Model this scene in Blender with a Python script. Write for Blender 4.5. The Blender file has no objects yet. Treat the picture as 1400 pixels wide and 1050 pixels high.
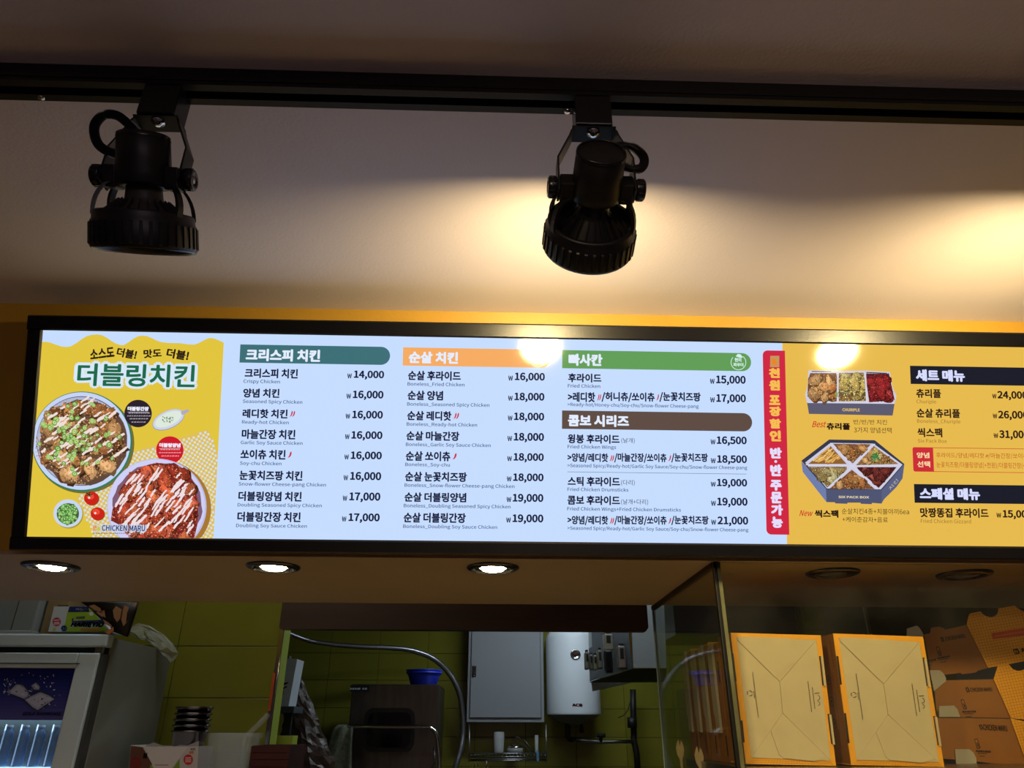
import bpy, math, random
from mathutils import Vector, Matrix

# ------------------------------------------------------------------ camera, world, exposure
sc = bpy.context.scene
COL = sc.collection
FPX = 978.7
PITCH, YAW, ROLL = [math.radians(a) for a in (25.568, 1.672, 0.182)]
CAM = Vector((0, 0, 1.6))
_f = Vector((math.sin(YAW)*math.cos(PITCH), math.cos(YAW)*math.cos(PITCH), math.sin(PITCH)))
_r0 = Vector((math.cos(YAW), -math.sin(YAW), 0)); _u0 = _r0.cross(_f)
_r = math.cos(ROLL)*_r0 + math.sin(ROLL)*_u0
_u = -math.sin(ROLL)*_r0 + math.cos(ROLL)*_u0
cam_d = bpy.data.cameras.new('camera'); cam = bpy.data.objects.new('camera', cam_d); COL.objects.link(cam)
cam_d.sensor_width = 36; cam_d.lens = FPX/1400*36; cam_d.clip_start = 0.02
cam.matrix_world = Matrix(((_r.x, _u.x, -_f.x, CAM.x), (_r.y, _u.y, -_f.y, CAM.y), (_r.z, _u.z, -_f.z, CAM.z), (0, 0, 0, 1)))
sc.camera = cam
w = bpy.data.worlds.new('world'); sc.world = w; w.use_nodes = True
w.node_tree.nodes['Background'].inputs[0].default_value = (0.75, 0.66, 0.72, 1)
w.node_tree.nodes['Background'].inputs[1].default_value = 0.045
sc.view_settings.view_transform = 'Standard'; sc.view_settings.look = 'None'
sc.view_settings.exposure = 0.0; sc.view_settings.gamma = 1; sc.view_settings.use_curve_mapping = False
E_LAMP, E_DOWN, E_KITCHEN, E_FRIDGE, E_ROOM = 300.0, 100.0, 27.0, 1.8, 50.0
def area_spot(name, loc, aim, power, rgb, size=0.08, angle=60, blend=0.9):
    l = bpy.data.lights.new(name, 'SPOT'); l.energy = power; l.color = rgb; l.shadow_soft_size = size; l.spot_size = math.radians(angle); l.spot_blend = blend
    o = bpy.data.objects.new(name, l); COL.objects.link(o); o.location = loc
    o.rotation_euler = (Vector(aim)-Vector(loc)).to_track_quat('-Z', 'Y').to_euler(); return o
# warm spotlight of the customer side, behind the photographer
area_spot('room_spotlight', (-0.95, -2.2, 2.20), (0.98, 1.75, 1.72), 92, (1.0, 0.74, 0.42), 0.05, 30)
WARM = (1.0, 0.77, 0.37)

def ray(px, py): return _f + _r*((px-700)/FPX) + _u*((525-py)/FPX)
def atY(px, py, Y): d = ray(px, py); return CAM + d*(Y/d.y)
def atZ(px, py, Z): d = ray(px, py); return CAM + d*((Z-CAM.z)/d.z)
def atX(px, py, X): d = ray(px, py); return CAM + d*(X/d.x)
def atP(px, py, P, N): d = ray(px, py); return CAM + d*((P-CAM).dot(N)/d.dot(N))
def crop(ox, oy, s): return lambda x, y: (ox+x/s, oy+y/s)

# ------------------------------------------------------------------ materials
def lin(c):
    o = []
    for v in c[:3]:
        v = v/255.0; o.append(v/12.92 if v <= 0.04045 else ((v+0.055)/1.055)**2.4)
    return tuple(o)
MATS = {}
def mat(name, rgb=(128, 128, 128), rough=0.5, metal=0.0, emit=None, es=1.0, alpha=1.0, trans=0.0, spec=0.5, bump=0.0, bscale=60, var=0.0, vscale=8, stretch=None, attr=None, ior=1.45, coat=0):
    if name in MATS: return MATS[name]
    m = bpy.data.materials.new(name); m.use_nodes = True; nt = m.node_tree; b = nt.nodes['Principled BSDF']
    col = (*lin(rgb), 1)
    b.inputs['Base Color'].default_value = col; b.inputs['Roughness'].default_value = rough
    b.inputs['Metallic'].default_value = metal; b.inputs['IOR'].default_value = ior
    b.inputs['Specular IOR Level'].default_value = spec; b.inputs['Alpha'].default_value = alpha
    b.inputs['Transmission Weight'].default_value = trans
    b.inputs['Coat Weight'].default_value = coat
    if emit is not None:
        b.inputs['Emission Color'].default_value = (*lin(emit), 1) if max(emit) > 1.01 else (*emit, 1)
        b.inputs['Emission Strength'].default_value = es
    if attr:
        a = nt.nodes.new('ShaderNodeAttribute'); a.attribute_name = 'ink'
        if attr == 'emit':
            nt.links.new(a.outputs['Color'], b.inputs['Emission Color']); b.inputs['Emission Strength'].default_value = es
        else: nt.links.new(a.outputs['Color'], b.inputs['Base Color'])
    if var or bump:
        tc = nt.nodes.new('ShaderNodeTexCoord'); mp = nt.nodes.new('ShaderNodeMapping')
        nt.links.new(tc.outputs['Object'], mp.inputs['Vector'])
        if stretch: mp.inputs['Scale'].default_value = stretch
    if var:
        n = nt.nodes.new('ShaderNodeTexNoise'); n.inputs['Scale'].default_value = vscale; n.inputs['Detail'].default_value = 6
        nt.links.new(mp.outputs['Vector'], n.inputs['Vector'])
        r = nt.nodes.new('ShaderNodeValToRGB')
        c = col
        r.color_ramp.elements[0].position = 0.3; r.color_ramp.elements[1].position = 0.7
        r.color_ramp.elements[0].color = (c[0]*(1-var), c[1]*(1-var), c[2]*(1-var), 1)
        r.color_ramp.elements[1].color = (min(1, c[0]*(1+var)), min(1, c[1]*(1+var)), min(1, c[2]*(1+var)), 1)
        nt.links.new(n.outputs['Fac'], r.inputs['Fac']); nt.links.new(r.outputs['Color'], b.inputs['Base Color'])
    if bump:
        n = nt.nodes.new('ShaderNodeTexNoise'); n.inputs['Scale'].default_value = bscale; n.inputs['Detail'].default_value = 4
        nt.links.new(mp.outputs['Vector'], n.inputs['Vector'])
        bp_ = nt.nodes.new('ShaderNodeBump'); bp_.inputs['Strength'].default_value = bump; bp_.inputs['Distance'].default_value = 0.002
        nt.links.new(n.outputs['Fac'], bp_.inputs['Height']); nt.links.new(bp_.outputs['Normal'], b.inputs['Normal'])
    MATS[name] = m
    return m
M_CEIL = mat('ceiling_paint', (232, 220, 224), 0.55, bump=0.25, bscale=180, var=0.03, vscale=3)
M_YEL = mat('yellow_paint', (198, 152, 54), 0.45, bump=0.3, bscale=120, var=0.05, vscale=5)
M_BLK = mat('black_plastic', (17, 17, 20), 0.42)
M_BLKG = mat('black_gloss', (20, 20, 24), 0.25, var=0.2, vscale=30)
M_TRK = mat('track_black', (16, 16, 19), 0.35)
M_FRAME = mat('frame_black', (12, 12, 17), 0.3, bump=0.08, bscale=400, var=0.15, vscale=20)
M_STEEL = mat('brushed_steel', (150, 152, 155), 0.3, 1.0, var=0.08, vscale=40, stretch=(1, 1, 12))
M_CHROME = mat('chrome', (200, 200, 205), 0.12, 1.0)
M_LIGHTPRINT = mat('backlit_print', (4, 4, 4), 0.07, attr='emit', es=1.0, spec=0.5)
M_PRINT = mat('printed_ink', (128, 128, 128), 0.55, attr='base')
M_TILE = mat('green_tile', (124, 121, 42), 0.16, var=0.10, vscale=2.5)
M_GROUT = mat('grout', (62, 64, 24), 0.8, bump=0.3)
M_TILE2 = mat('lime_edge', (168, 186, 66), 0.35, var=0.06)
M_WOOD = mat('dark_brown_wood', (62, 38, 24), 0.5, var=0.25, vscale=4, stretch=(1, 8, 8))
M_GLASS = mat('pane_glass', (235, 245, 240), 0.0, trans=1.0, ior=1.45)
M_GEDGE = mat('glass_edge', (96, 98, 70), 0.12, var=0.3, vscale=14)
M_KRAFT = mat('kraft_inside', (200, 180, 144), 0.75, bump=0.1, bscale=300, var=0.04, vscale=20)
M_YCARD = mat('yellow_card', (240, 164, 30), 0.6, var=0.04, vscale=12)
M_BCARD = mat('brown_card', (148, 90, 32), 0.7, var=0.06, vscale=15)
M_GCARD = mat('grey_card', (170, 158, 140), 0.75, var=0.04)
M_WHITE = mat('white_enamel', (212, 220, 226), 0.3, var=0.02)
M_FRIDGE = mat('fridge_white', (196, 214, 224), 0.4, var=0.03)
M_FRSIDE = mat('fridge_side', (132, 136, 130), 0.45, var=0.04)
M_GREY = mat('grey_steel_paint', (138, 142, 146), 0.38, var=0.02)
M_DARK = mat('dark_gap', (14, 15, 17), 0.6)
M_RUBBER = mat('black_pipe', (18, 18, 18), 0.5)
M_BLUE = mat('blue_plastic', (30, 52, 190), 0.35, var=0.05)
M_CLEAR = mat('clear_plastic', (225, 230, 230), 0.15, alpha=0.16, var=0.04)
M_GLASSW = mat('drinking_glass', (235, 240, 240), 0.05, alpha=0.35)
M_TOWEL = mat('towel_cloth', (108, 114, 92), 0.95, bump=1.0, bscale=220, var=0.3, vscale=60)
M_SACK = mat('crinkled_black_film', (62, 48, 40), 0.28, bump=1.0, bscale=70, var=0.5, vscale=40)
M_BAG = mat('thin_plastic_bag', (170, 172, 160), 0.25, alpha=0.55, bump=0.8, bscale=60)
M_CARDB = mat('corrugated_card', (134, 112, 74), 0.8, var=0.1, vscale=20)
M_FOAM = mat('grey_foam', (128, 132, 130), 0.85, bump=0.3, bscale=150)
M_RED = mat('dark_red_wood', (66, 18, 14), 0.55, var=0.3, vscale=10, stretch=(1, 6, 6))
M_FLOOR = mat('floor_tiles', (88, 80, 72), 0.4, var=0.1)
M_PLAST = mat('plaster_wall', (150, 140, 130), 0.7, var=0.05)
M_BULB = mat('lamp_face', (255, 240, 210), 0.4, emit=WARM, es=E_LAMP)
M_BULBOFF = mat('lamp_face_unlit', (120, 120, 118), 0.15, var=0.05)
M_DOWN = mat('downlight_glow', (255, 240, 210), 0.4, emit=(1.0, 0.78, 0.40), es=E_DOWN)
M_TUBE = mat('cool_tube', (240, 248, 255), 0.4, emit=(0.80, 0.92, 1.0), es=E_KITCHEN)
M_ROOMFILL = mat('room_fill_panel', (250, 240, 235), 0.4, emit=(0.98, 0.80, 0.94), es=E_ROOM)
M_FGLOW = mat('showcase_glow', (220, 235, 255), 0.4, emit=(0.45, 0.68, 1.0), es=E_FRIDGE)
M_BOTTLE = mat('pet_bottle', (120, 160, 210), 0.08, alpha=0.5, bump=0.8, bscale=25)

# ------------------------------------------------------------------ mesh helpers
class MB:
    def __init__(s): s.v = []; s.f = []; s.c = []; s.cur = None; s.sm = []; s.M = None; s.smooth = False
    def add(s, vs, fs, smooth=None):
        b = len(s.v)
        for p in vs:
            p = Vector(p); s.v.append(s.M @ p if s.M is not None else p)
        for f in fs:
            s.f.append(tuple(b+i for i in f)); s.c.append(s.cur); s.sm.append(s.smooth if smooth is None else smooth)
        return s
    def box(s, x0, x1, y0, y1, z0, z1, bev=0.0):
        if bev <= 0:
            vs = [(x, y, z) for x in (x0, x1) for y in (y0, y1) for z in (z0, z1)]
            return s.add(vs, [(0, 1, 3, 2), (4, 6, 7, 5), (0, 4, 5, 1), (2, 3, 7, 6), (0, 2, 6, 4), (1, 5, 7, 3)], False)
        bm = __import__('bmesh').new()
        import bmesh
        bmesh.ops.create_cube(bm, size=1)
        for q in bm.verts: q.co = Vector(((x0+x1)/2+q.co.x*(x1-x0), (y0+y1)/2+q.co.y*(y1-y0), (z0+z1)/2+q.co.z*(z1-z0)))
        bmesh.ops.bevel(bm, geom=bm.edges[:], offset=bev, segments=2, affect='EDGES', profile=0.5)
        bm.verts.index_update()
        s.add([q.co.copy() for q in bm.verts], [[q.index for q in f.verts] for f in bm.faces], False); bm.free(); return s
    def prism(s, pts, d):
        "polygon points (3D, planar) extruded by vector d"
        n = len(pts); d = Vector(d); P = [Vector(p) for p in pts]
        vs = P+[p+d for p in P]
        fs = [tuple(range(n)), tuple(range(2*n-1, n-1, -1))]+[(i, (i+1) % n + 0, (i+1) % n+n, i+n) for i in range(n)]
        return s.add(vs, fs, False)
    def lathe(s, prof, seg=32, c=(0, 0, 0), cap=False, smooth=True, sx=1, sy=1):
        c = Vector(c); vs = []; fs = []
        for r, z in prof:
            for k in range(seg):
                a = 2*math.pi*k/seg; vs.append((c.x+r*math.cos(a)*sx, c.y+r*math.sin(a)*sy, c.z+z))
        for i in range(len(prof)-1):
            for k in range(seg):
                k2 = (k+1) % seg; fs.append((i*seg+k, i*seg+k2, (i+1)*seg+k2, (i+1)*seg+k))
        s.add(vs, fs, smooth)
        if cap:
            b = len(s.v)-len(vs); n = len(prof)
            s.f.append(tuple(b+k for k in reversed(range(seg)))); s.c.append(s.cur); s.sm.append(False)
            s.f.append(tuple(b+(n-1)*seg+k for k in range(seg))); s.c.append(s.cur); s.sm.append(False)
        return s
    def tube(s, pts, r, seg=10, cap=True):
        P = [Vector(p) for p in pts]; n = len(P); vs = []; fs = []
        R = r if isinstance(r, (list, tuple)) else [r]*n
        t0 = (P[1]-P[0]).normalized(); nn = t0.orthogonal().normalized()
        for i in range(n):
            t = (P[min(i+1, n-1)]-P[max(i-1, 0)]).normalized()
            nn = (nn-t*nn.dot(t)).normalized(); bb = t.cross(nn)
            for k in range(seg):
                a = 2*math.pi*k/seg; vs.append(P[i]+nn*math.cos(a)*R[i]+bb*math.sin(a)*R[i])
        for i in range(n-1):
            for k in range(seg):
                k2 = (k+1) % seg; fs.append((i*seg+k, i*seg+k2, (i+1)*seg+k2, (i+1)*seg+k))
        s.add(vs, fs, True)
        if cap:
            b = len(s.v)-len(vs)
            for rr in (tuple(b+k for k in reversed(range(seg))), tuple(b+(n-1)*seg+k for k in range(seg))):
                s.f.append(rr); s.c.append(s.cur); s.sm.append(False)
        return s
    def build(s, name, m, parent=None, loc=None):
        me = bpy.data.meshes.new(name)
        off = Vector(parent.matrix_world.translation) if parent is not None else Vector((0, 0, 0))
        if parent is not None:
            off = Vector(parent.get('_o', (0, 0, 0)))
        base = Vector(loc) if loc is not None else Vector(off)
        me.from_pydata([tuple(p-base) for p in s.v], [], s.f)
        me.polygons.foreach_set('use_smooth', s.sm)
        if any(c is not None for c in s.c):
            at = me.color_attributes.new('ink', 'FLOAT_COLOR', 'CORNER')
            buf = []
            for f, c in zip(s.f, s.c):
                l = (*lin(c or (128, 128, 128)), 1.0); buf.extend(l*len(f))
            at.data.foreach_set('color', buf)
        me.materials.append(m); me.update()
        o = bpy.data.objects.new(name, me); COL.objects.link(o)
        o['_o'] = tuple(base)
        o.location = base-off
        if parent is not None: o.parent = parent
        return o
def tag(o, label=None, cat=None, group=None, kind=None):
    if label: o['label'] = label
    if cat: o['category'] = cat
    if group: o['group'] = group
    if kind: o['kind'] = kind
    return o
def empty(name, loc, label=None, cat=None, group=None, kind=None):
    o = bpy.data.objects.new(name, None); COL.objects.link(o); o.location = loc; o['_o'] = tuple(loc)
    o.empty_display_size = 0.05
    return tag(o, label, cat, group, kind)
def smoothpath(P, n=8):
    P = [Vector(p) for p in P]; out = []
    for i in range(len(P)-1):
        p0 = P[max(i-1, 0)]; p1 = P[i]; p2 = P[i+1]; p3 = P[min(i+2, len(P)-1)]
        for k in range(n):
            t = k/n
            out.append(0.5*((2*p1)+(p2-p0)*t+(2*p0-5*p1+4*p2-p3)*t*t+(3*p1-p0-3*p2+p3)*t**3))
    out.append(P[-1]); return out

# ------------------------------------------------------------------ lettering
_TX = {}
FONT = None
try:
    import os
    FONT = bpy.data.fonts.load(os.path.join(bpy.utils.system_resource('DATAFILES', path='fonts'), 'Noto Sans CJK Regular.woff2'))
except Exception: FONT = None
def glyphs(s, bold=0.0):
    k = (s, bold)
    if k in _TX: return _TX[k]
    cu = bpy.data.curves.new('t', 'FONT'); cu.body = s; cu.resolution_u = 3; cu.fill_mode = 'BOTH'
    if FONT: cu.font = FONT
    o = bpy.data.objects.new('t', cu); COL.objects.link(o)
    dg = bpy.context.evaluated_depsgraph_get(); dg.update()
    me = bpy.data.meshes.new_from_object(o.evaluated_get(dg))
    vs = [(v.co.x, v.co.y) for v in me.vertices]; fs = [tuple(p.vertices) for p in me.polygons]
    bold *= 0.5
    if bold > 0.002:    # heavier weight: the same letter laid down again around a small circle
        nb = 6 if bold < 0.03 else 10; b0, f0 = vs, fs; vs, fs = list(b0), list(f0)
        for q in range(nb):
            a = 2*math.pi*q/nb; off = len(vs); vs += [(x+bold*math.cos(a), y+bold*math.sin(a)) for x, y in b0]; fs += [tuple(i+off for i in f) for f in f0]
    bpy.data.objects.remove(o); bpy.data.curves.remove(cu); bpy.data.meshes.remove(me)
    _TX[k] = (vs, fs); return _TX[k]
_cap = {}
def caph(bold):
    if bold not in _cap:
        v, _ = glyphs('H', bold); _cap[bold] = (min(p[1] for p in v), max(p[1] for p in v))
    return _cap[bold]
class Plane:
    "a printed plane: origin, u axis, v axis, outward normal"
    def __init__(s, O, U, V, N): s.O, s.U, s.V, s.N = Vector(O), Vector(U).normalized(), Vector(V).normalized(), Vector(N).normalized()
    def uv(s, px, py):
        p = atP(px, py, s.O, s.N)-s.O; return (p.dot(s.U), p.dot(s.V))
    def pt(s, u, v, w=0.0): return s.O+s.U*u+s.V*v+s.N*w
class Ink:
    "flat print collected on a Plane"
    def __init__(s, pl, clip=None, w0=0.0003): s.pl = pl; s.mb = MB(); s.w = w0; s.clip = clip
    def lift(s, d=0.00006): s.w += d
    def puv(s, pts, col):
        if s.clip:
            a, b, c, d = s.clip; pts = [(min(max(x, a), b), min(max(y, c), d)) for x, y in pts]
        s.mb.cur = col; s.mb.add([s.pl.pt(x, y, s.w) for x, y in pts], [tuple(range(len(pts)))], False)
    def poly(s, tf, pts, col): s.puv([s.pl.uv(*tf(*p)) for p in pts], col)
    def ell(s, tf, cx, cy, rx, ry, col, rot=0, n=28, jit=0, rng=None):
        pts = []
        for k in range(n):
            a = 2*math.pi*k/n; j = 1+(rng.uniform(-jit, jit) if jit else 0)
            x, y = rx*math.cos(a)*j, ry*math.sin(a)*j; ca, sa = math.cos(rot), math.sin(rot)
            pts.append((cx+x*ca-y*sa, cy+x*sa+y*ca))
        s.poly(tf, pts, col)
    def ring(s, tf, cx, cy, r0, r1, col, n=28, a0=0, a1=2*math.pi):
        for k in range(n):
            a, b = a0+(a1-a0)*k/n, a0+(a1-a0)*(k+1)/n
            s.poly(tf, [(cx+r0*math.cos(a), cy+r0*math.sin(a)), (cx+r1*math.cos(a), cy+r1*math.sin(a)), (cx+r1*math.cos(b), cy+r1*math.sin(b)), (cx+r0*math.cos(b), cy+r0*math.sin(b))], col)
    def text(s, st, tf, x0, x1, y0, y1, col, bold=0.0, mode='box', rot=0.0, shear=0.0):
        "box: the glyph bounds fill x0..x1, y0(top)..y1(bottom); cap: capital height from y0 to baseline y1"
        vs, fs = glyphs(st, bold)
        if not vs: return
        ax, bx = min(p[0] for p in vs), max(p[0] for p in vs)
        if mode == 'box': ay, by = min(p[1] for p in vs), max(p[1] for p in vs)
        else: ay, by = caph(bold)
        u0, v0 = s.pl.uv(*tf(x0, y1)); u1, _ = s.pl.uv(*tf(x1, y1)); _, v1 = s.pl.uv(*tf(x0, y0))
        W, H = u1-u0, v1-v0; sx, sy = W/(bx-ax), H/(by-ay)
        cu, cv = (u0+u1)/2, (v0+v1)/2; ca, sa = math.cos(rot), math.sin(rot)
        out = []
        for x, y in vs:
            X = u0+(x-ax)*sx+shear*(y-ay)*sy; Y = v0+(y-ay)*sy
            dx, dy = X-cu, Y-cv; out.append(s.pl.pt(cu+dx*ca-dy*sa, cv+dx*sa+dy*ca, s.w))
        s.mb.cur = col; s.mb.add(out, fs, False)
    def build(s, name, parent, m=None): return s.mb.build(name, m or M_LIGHTPRINT, parent)

# ------------------------------------------------------------------ the setting
ZC, ZS = 2.40, 1.913
T20 = math.radians(20); ST, CT = math.sin(T20), math.cos(T20)
BN = Vector((0, -CT, -ST)); BV = Vector((0, -ST, CT)); BTOP = Vector((0, 1.256, 2.338))
TH = 0.078
def fy(z, off=TH):   # y of the sloped fascia at height z
    return BTOP.y+off*CT-(z-(BTOP.y*0+2.338+off*ST))*math.tan(T20)
YB = 2.10
def struct(name, mb, m): return tag(mb.build(name, m), kind='structure')
struct('ceiling', MB().box(-3.2, 3.2, -3.0, fy(ZC)+0.02, ZC, ZC+0.08), M_CEIL)
# hanging box above the opening: sloped fascia, flat underside, back
mb = MB(); xs = (-3.2, 3.2)
prof = [(fy(ZC), ZC), (fy(ZS+.006), ZS+.006), (YB, ZS+.006), (YB, 2.70), (fy(ZC), 2.70)]
mb.prism([(xs[0], y, z) for y, z in prof], (xs[1]-xs[0], 0, 0))
struct('wall_front', mb, M_YEL)
struct('trim_4', MB().box(-3.2, 3.2, fy(ZS)-.002, YB+.001, ZS, ZS+.0058), mat('soffit_paint', (192, 168, 130), .5, bump=.2, bscale=120, var=.04, vscale=4))
struct('floor', MB().box(-3.2, 3.2, -3.0, 5.4, -0.08, 0), M_FLOOR)
struct('ceiling_kitchen', MB().box(-3.2, 3.2, YB, 5.4, 2.70, 2.78), M_PLAST)
struct('wall_rear', MB().box(-3.2, 3.2, -3.08, -3.0, 0, ZC), M_PLAST)
struct('wall_side', MB().box(-3.28, -3.2, -3.0, 5.4, 0, 2.7), M_PLAST)
struct('wall_right', MB().box(3.2, 3.28, -3.0, 5.4, 0, 2.7), M_PLAST)

def tiled(name, x0, x1, yf, z0, z1, tw, th, jx, jz, thick=0.012):
    root = empty(name, (0, yf, 0), kind='structure')
    MB().box(x0, x1, yf+thick*0.55, yf+0.10, z0, z1).build('wall_core', M_GROUT, root)
    g = 0.0012; proto = None
    k0 = math.floor((x0-jx)/tw); k1 = math.ceil((x1-jx)/tw); l0 = math.floor((z0-jz)/th); l1 = math.ceil((z1-jz)/th)
    n = 0; rng = random.Random(5)
    for l in range(l0, l1):
        for k in range(k0, k1):
            a, b = max(jx+k*tw+g, x0), min(jx+(k+1)*tw-g, x1); c, d = max(jz+l*th+g, z0), min(jz+(l+1)*th-g, z1)
            if b-a < 0.01 or d-c < 0.01: continue
            full = abs((b-a)-(tw-2*g)) < 1e-5 and abs((d-c)-(th-2*g)) < 1e-5
            if full and proto is not None:
                o = proto.copy(); COL.objects.link(o); o.location = Vector((a, yf-rng.uniform(0, 0.0006), c))-Vector((0, yf, 0)); o.parent = root
            else:
                o = MB().box(a, b, yf, yf+thick, c, d, 0.0012).build('tile', M_TILE, root, loc=(a, yf, c))
                if full: proto = o
            n += 1
    return root
tb = atY(450, 967.8, 5.2); tb2 = atY(519, 1007.3, 5.2)
TW, TH2 = atY(519, 967.8, 5.2).x-tb.x, tb.z-tb2.z
tiled('wall_back', -1.9, 3.2, 5.2, 1.0, 2.70, TW, TH2, tb.x-0.03, tb.z)
struct('wall_back_lower', MB().box(-3.2, 3.2, 5.215, 5.3, 0, 1.0), M_GROUT)
XP = -0.828; YP = 3.03; ZJ = atY(243, 883, YP).z; ZJ2 = atY(243, 954, YP).z
tiled('wall_left', -3.2, XP-0.004, YP, 1.0, 2.70, 0.40, ZJ-ZJ2, atY(243, 883, YP).x, ZJ2)
struct('wall_left_lower', MB().box(-3.2, XP-0.004, YP+0.008, YP+0.1, 0, 1.0), M_GROUT)
struct('wall_left_end', MB().box(XP-0.004, XP+0.008, YP+0.006, YP+0.105, 0.0, 2.70), M_TILE2)
struct('trim_1', MB().box(XP-0.008, XP+0.0095, YP-0.006, YP+0.006, 0, 2.70, 0.002), M_CHROME)
# orange reflection on the metal corner strip, put in as a coloured strip
a1 = atY(368, 920, YP-0.008); b1 = atY(360.5, 972, YP-0.008)
struct('trim_reflection', MB().box(XP-0.0105, XP-0.001, YP-0.0085, YP-0.0062, b1.z, a1.z), mat('orange_reflection', (232, 110, 52), 0.3, 0.6))
# brown header
hz = atY(500, 861.5, 3.0).z; hx0 = atY(383, 861, 3.0).x; hx1 = atY(885.5, 862, 3.0).x
mb = MB(); mb.prism([(hx0, 2.98, 2.70), (hx0, 2.98, hz+0.006), (hx0+0.006, 2.98, hz), (hx1-0.012, 2.98, hz), (hx1, 2.98, hz+0.014), (hx1, 2.98, 2.70)], (0, 0.045, 0))
struct('trim_3', mb, M_WOOD)

# ------------------------------------------------------------------ backlit menu board
REC = 0.004
def brd(u, v, w=0.0): return Vector((0, BTOP.y, BTOP.z))+Vector((1, 0, 0))*u+BV*v+BN*w
def onfr(px, py): p = atP(px, py, BTOP, BN)-BTOP; return p.x, p.dot(BV)
PL = Plane(BTOP-BN*REC, (1, 0, 0), BV, BN)
board = empty('menu_board', (0, 1.44, 1.89), 'long backlit menu board in a black frame tilted out below the ceiling', 'menu board')
fu0, fv1 = onfr(38, 430); _, fv0 = onfr(700, 759); fu1 = 1.62
su0, sv1 = onfr(57, 452.3); _, sv0 = onfr(700, 740.5)
_, sv1 = onfr(700, 462.3); _, fv1 = onfr(700, 442)
def fbar(u0, u1, v0, v1, name):
    mb = MB(); b = 0.003
    pts = [brd(u0, v0, -0.05), brd(u0, v0, -b), brd(u0+b if u1-u0 < v1-v0 else u0, v0+b if u1-u0 > v1-v0 else v0, 0), ]
    if u1-u0 > v1-v0:
        p = [brd(u0, v0, -0.05), brd(u0, v0, -b), brd(u0, v0+b, 0), brd(u0, v1-b, 0), brd(u0, v1, -b), brd(u0, v1, -0.05)]; mb.prism(p, (u1-u0, 0, 0))
    else:
        p = [brd(u0, v0, -0.05), brd(u0, v0, -b), brd(u0+b, v0, 0), brd(u1-b, v0, 0), brd(u1, v0, -b), brd(u1, v0, -0.05)]; mb.prism(p, BV*(v1-v0))
    return mb.build(name, M_FRAME, board)
fbar(fu0, fu1, sv1, fv1, 'frame_rail'); fbar(fu0, fu1, fv0, sv0, 'frame_rail')
fbar(fu0, su0, sv0, sv1, 'frame_rail'); fbar(fu1-0.02, fu1, sv0, sv1, 'frame_rail')
mb = MB(); mb.prism([brd(fu0+0.004, fv0+0.004, -0.01), brd(fu0+0.004, fv1-0.004, -0.01), brd(fu0+0.004, fv1-0.004, -TH), brd(fu0+0.004, fv0+0.004, -TH)], (fu1-fu0-0.008, 0, 0))
mb.build('housing', M_BLK, board)
c1, c2, c3, c4, c5 = crop(0, 420, 3.0875), crop(320, 440, 3.5), crop(540, 440, 3.5), crop(760, 440, 3.5), crop(1030, 440, 3.281)
cA, cB, cR1, cR2 = crop(1080, 480, 7.778), crop(1080, 590, 7.778), crop(1230, 480, 8.235), crop(1230, 600, 7.5)
px = lambda x, y: (x, y)
WHITE, NAVY, SUB = (198, 221, 255), (24, 28, 60), (70, 94, 140)
YPOST, YPAN = (226, 197, 62), (231, 186, 78)
ud1 = PL.uv(306, 470)[0]; ud2 = PL.uv(1069.5, 470)[0]
def panel(u0, u1, col, lab):
    mb = MB(); mb.cur = col
    mb.prism([PL.pt(u0, sv0-0.002, 0), PL.pt(u1, sv0-0.002, 0), PL.pt(u1, sv1+0.002, 0), PL.pt(u0, sv1+0.002, 0)], -BN*0.004)
    return tag(mb.build('light_panel', M_LIGHTPRINT, board), lab)
p1 = panel(su0-0.002, ud1, WHITE, 'yellow poster panel with two plates of fried chicken')
p2 = panel(ud1+0.0002, ud2, WHITE, 'white panel with three columns of menu lines')
p4 = panel(ud2+0.0002, fu1-0.02, YPAN, 'yellow panel of set menus with boxes of chicken')
CL1 = (su0, ud1, sv0, sv1)

# -- poster
rng = random.Random(11)
ink = Ink(PL, CL1)
ink.poly(c1, [(100, 140)]+[(175, 147), (195, 146), (215, 150), (235, 158), (260, 166), (282, 168), (300, 165), (325, 150), (345, 135), (365, 123), (385, 117), (410, 115), (430, 118), (450, 128), (470, 142), (490, 154), (510, 160), (522, 160), (540, 150), (560, 135), (582, 123), (600, 120), (620, 122), (640, 130), (660, 140), (680, 147), (710, 151), (760, 152), (795, 157), (820, 158), (840, 151), (860, 140), (880, 131), (895, 130), (915, 136), (948, 150), (990, 152), (990, 1010), (60, 1010)], YPOST)
ink.build('poster_print', p1)
tx = Ink(PL, CL1, 0.0006)
tx.text('소스도', c1, 379, 482, 172, 214, (40, 28, 22), 0.03, rot=0.14)
tx.mb.cur = (40, 28, 22); tx.poly(c1, [(392, 213), (440, 205), (480, 200), (480, 203), (440, 209), (394, 217)], (40, 28, 22))
tx.text('더블!', c1, 492, 577, 175, 214, (40, 28, 22), 0.03, rot=-0.16)
tx.text('맛도', c1, 605, 682, 176, 213, (40, 28, 22), 0.03, rot=0.08)
tx.text('더블!', c1, 702, 797, 178, 219, (40, 28, 22), 0.03, rot=-0.14)
tx.build('lettering', p1)
tx = Ink(PL, CL1, 0.0006)
tx.text('더블링치킨', c1, 308, 834, 224, 341, (214, 232, 248), 0.105); tx.lift(); tx.text('더블링치킨', c1, 322, 820, 238, 329, (214, 232, 248), 0.07); tx.lift()
tx.text('더블링치킨', c1, 324, 822, 236, 332, (30, 104, 74), 0.018)
tag(tx.build('lettering', p1), 'large green lettering with a pale outline')

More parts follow.
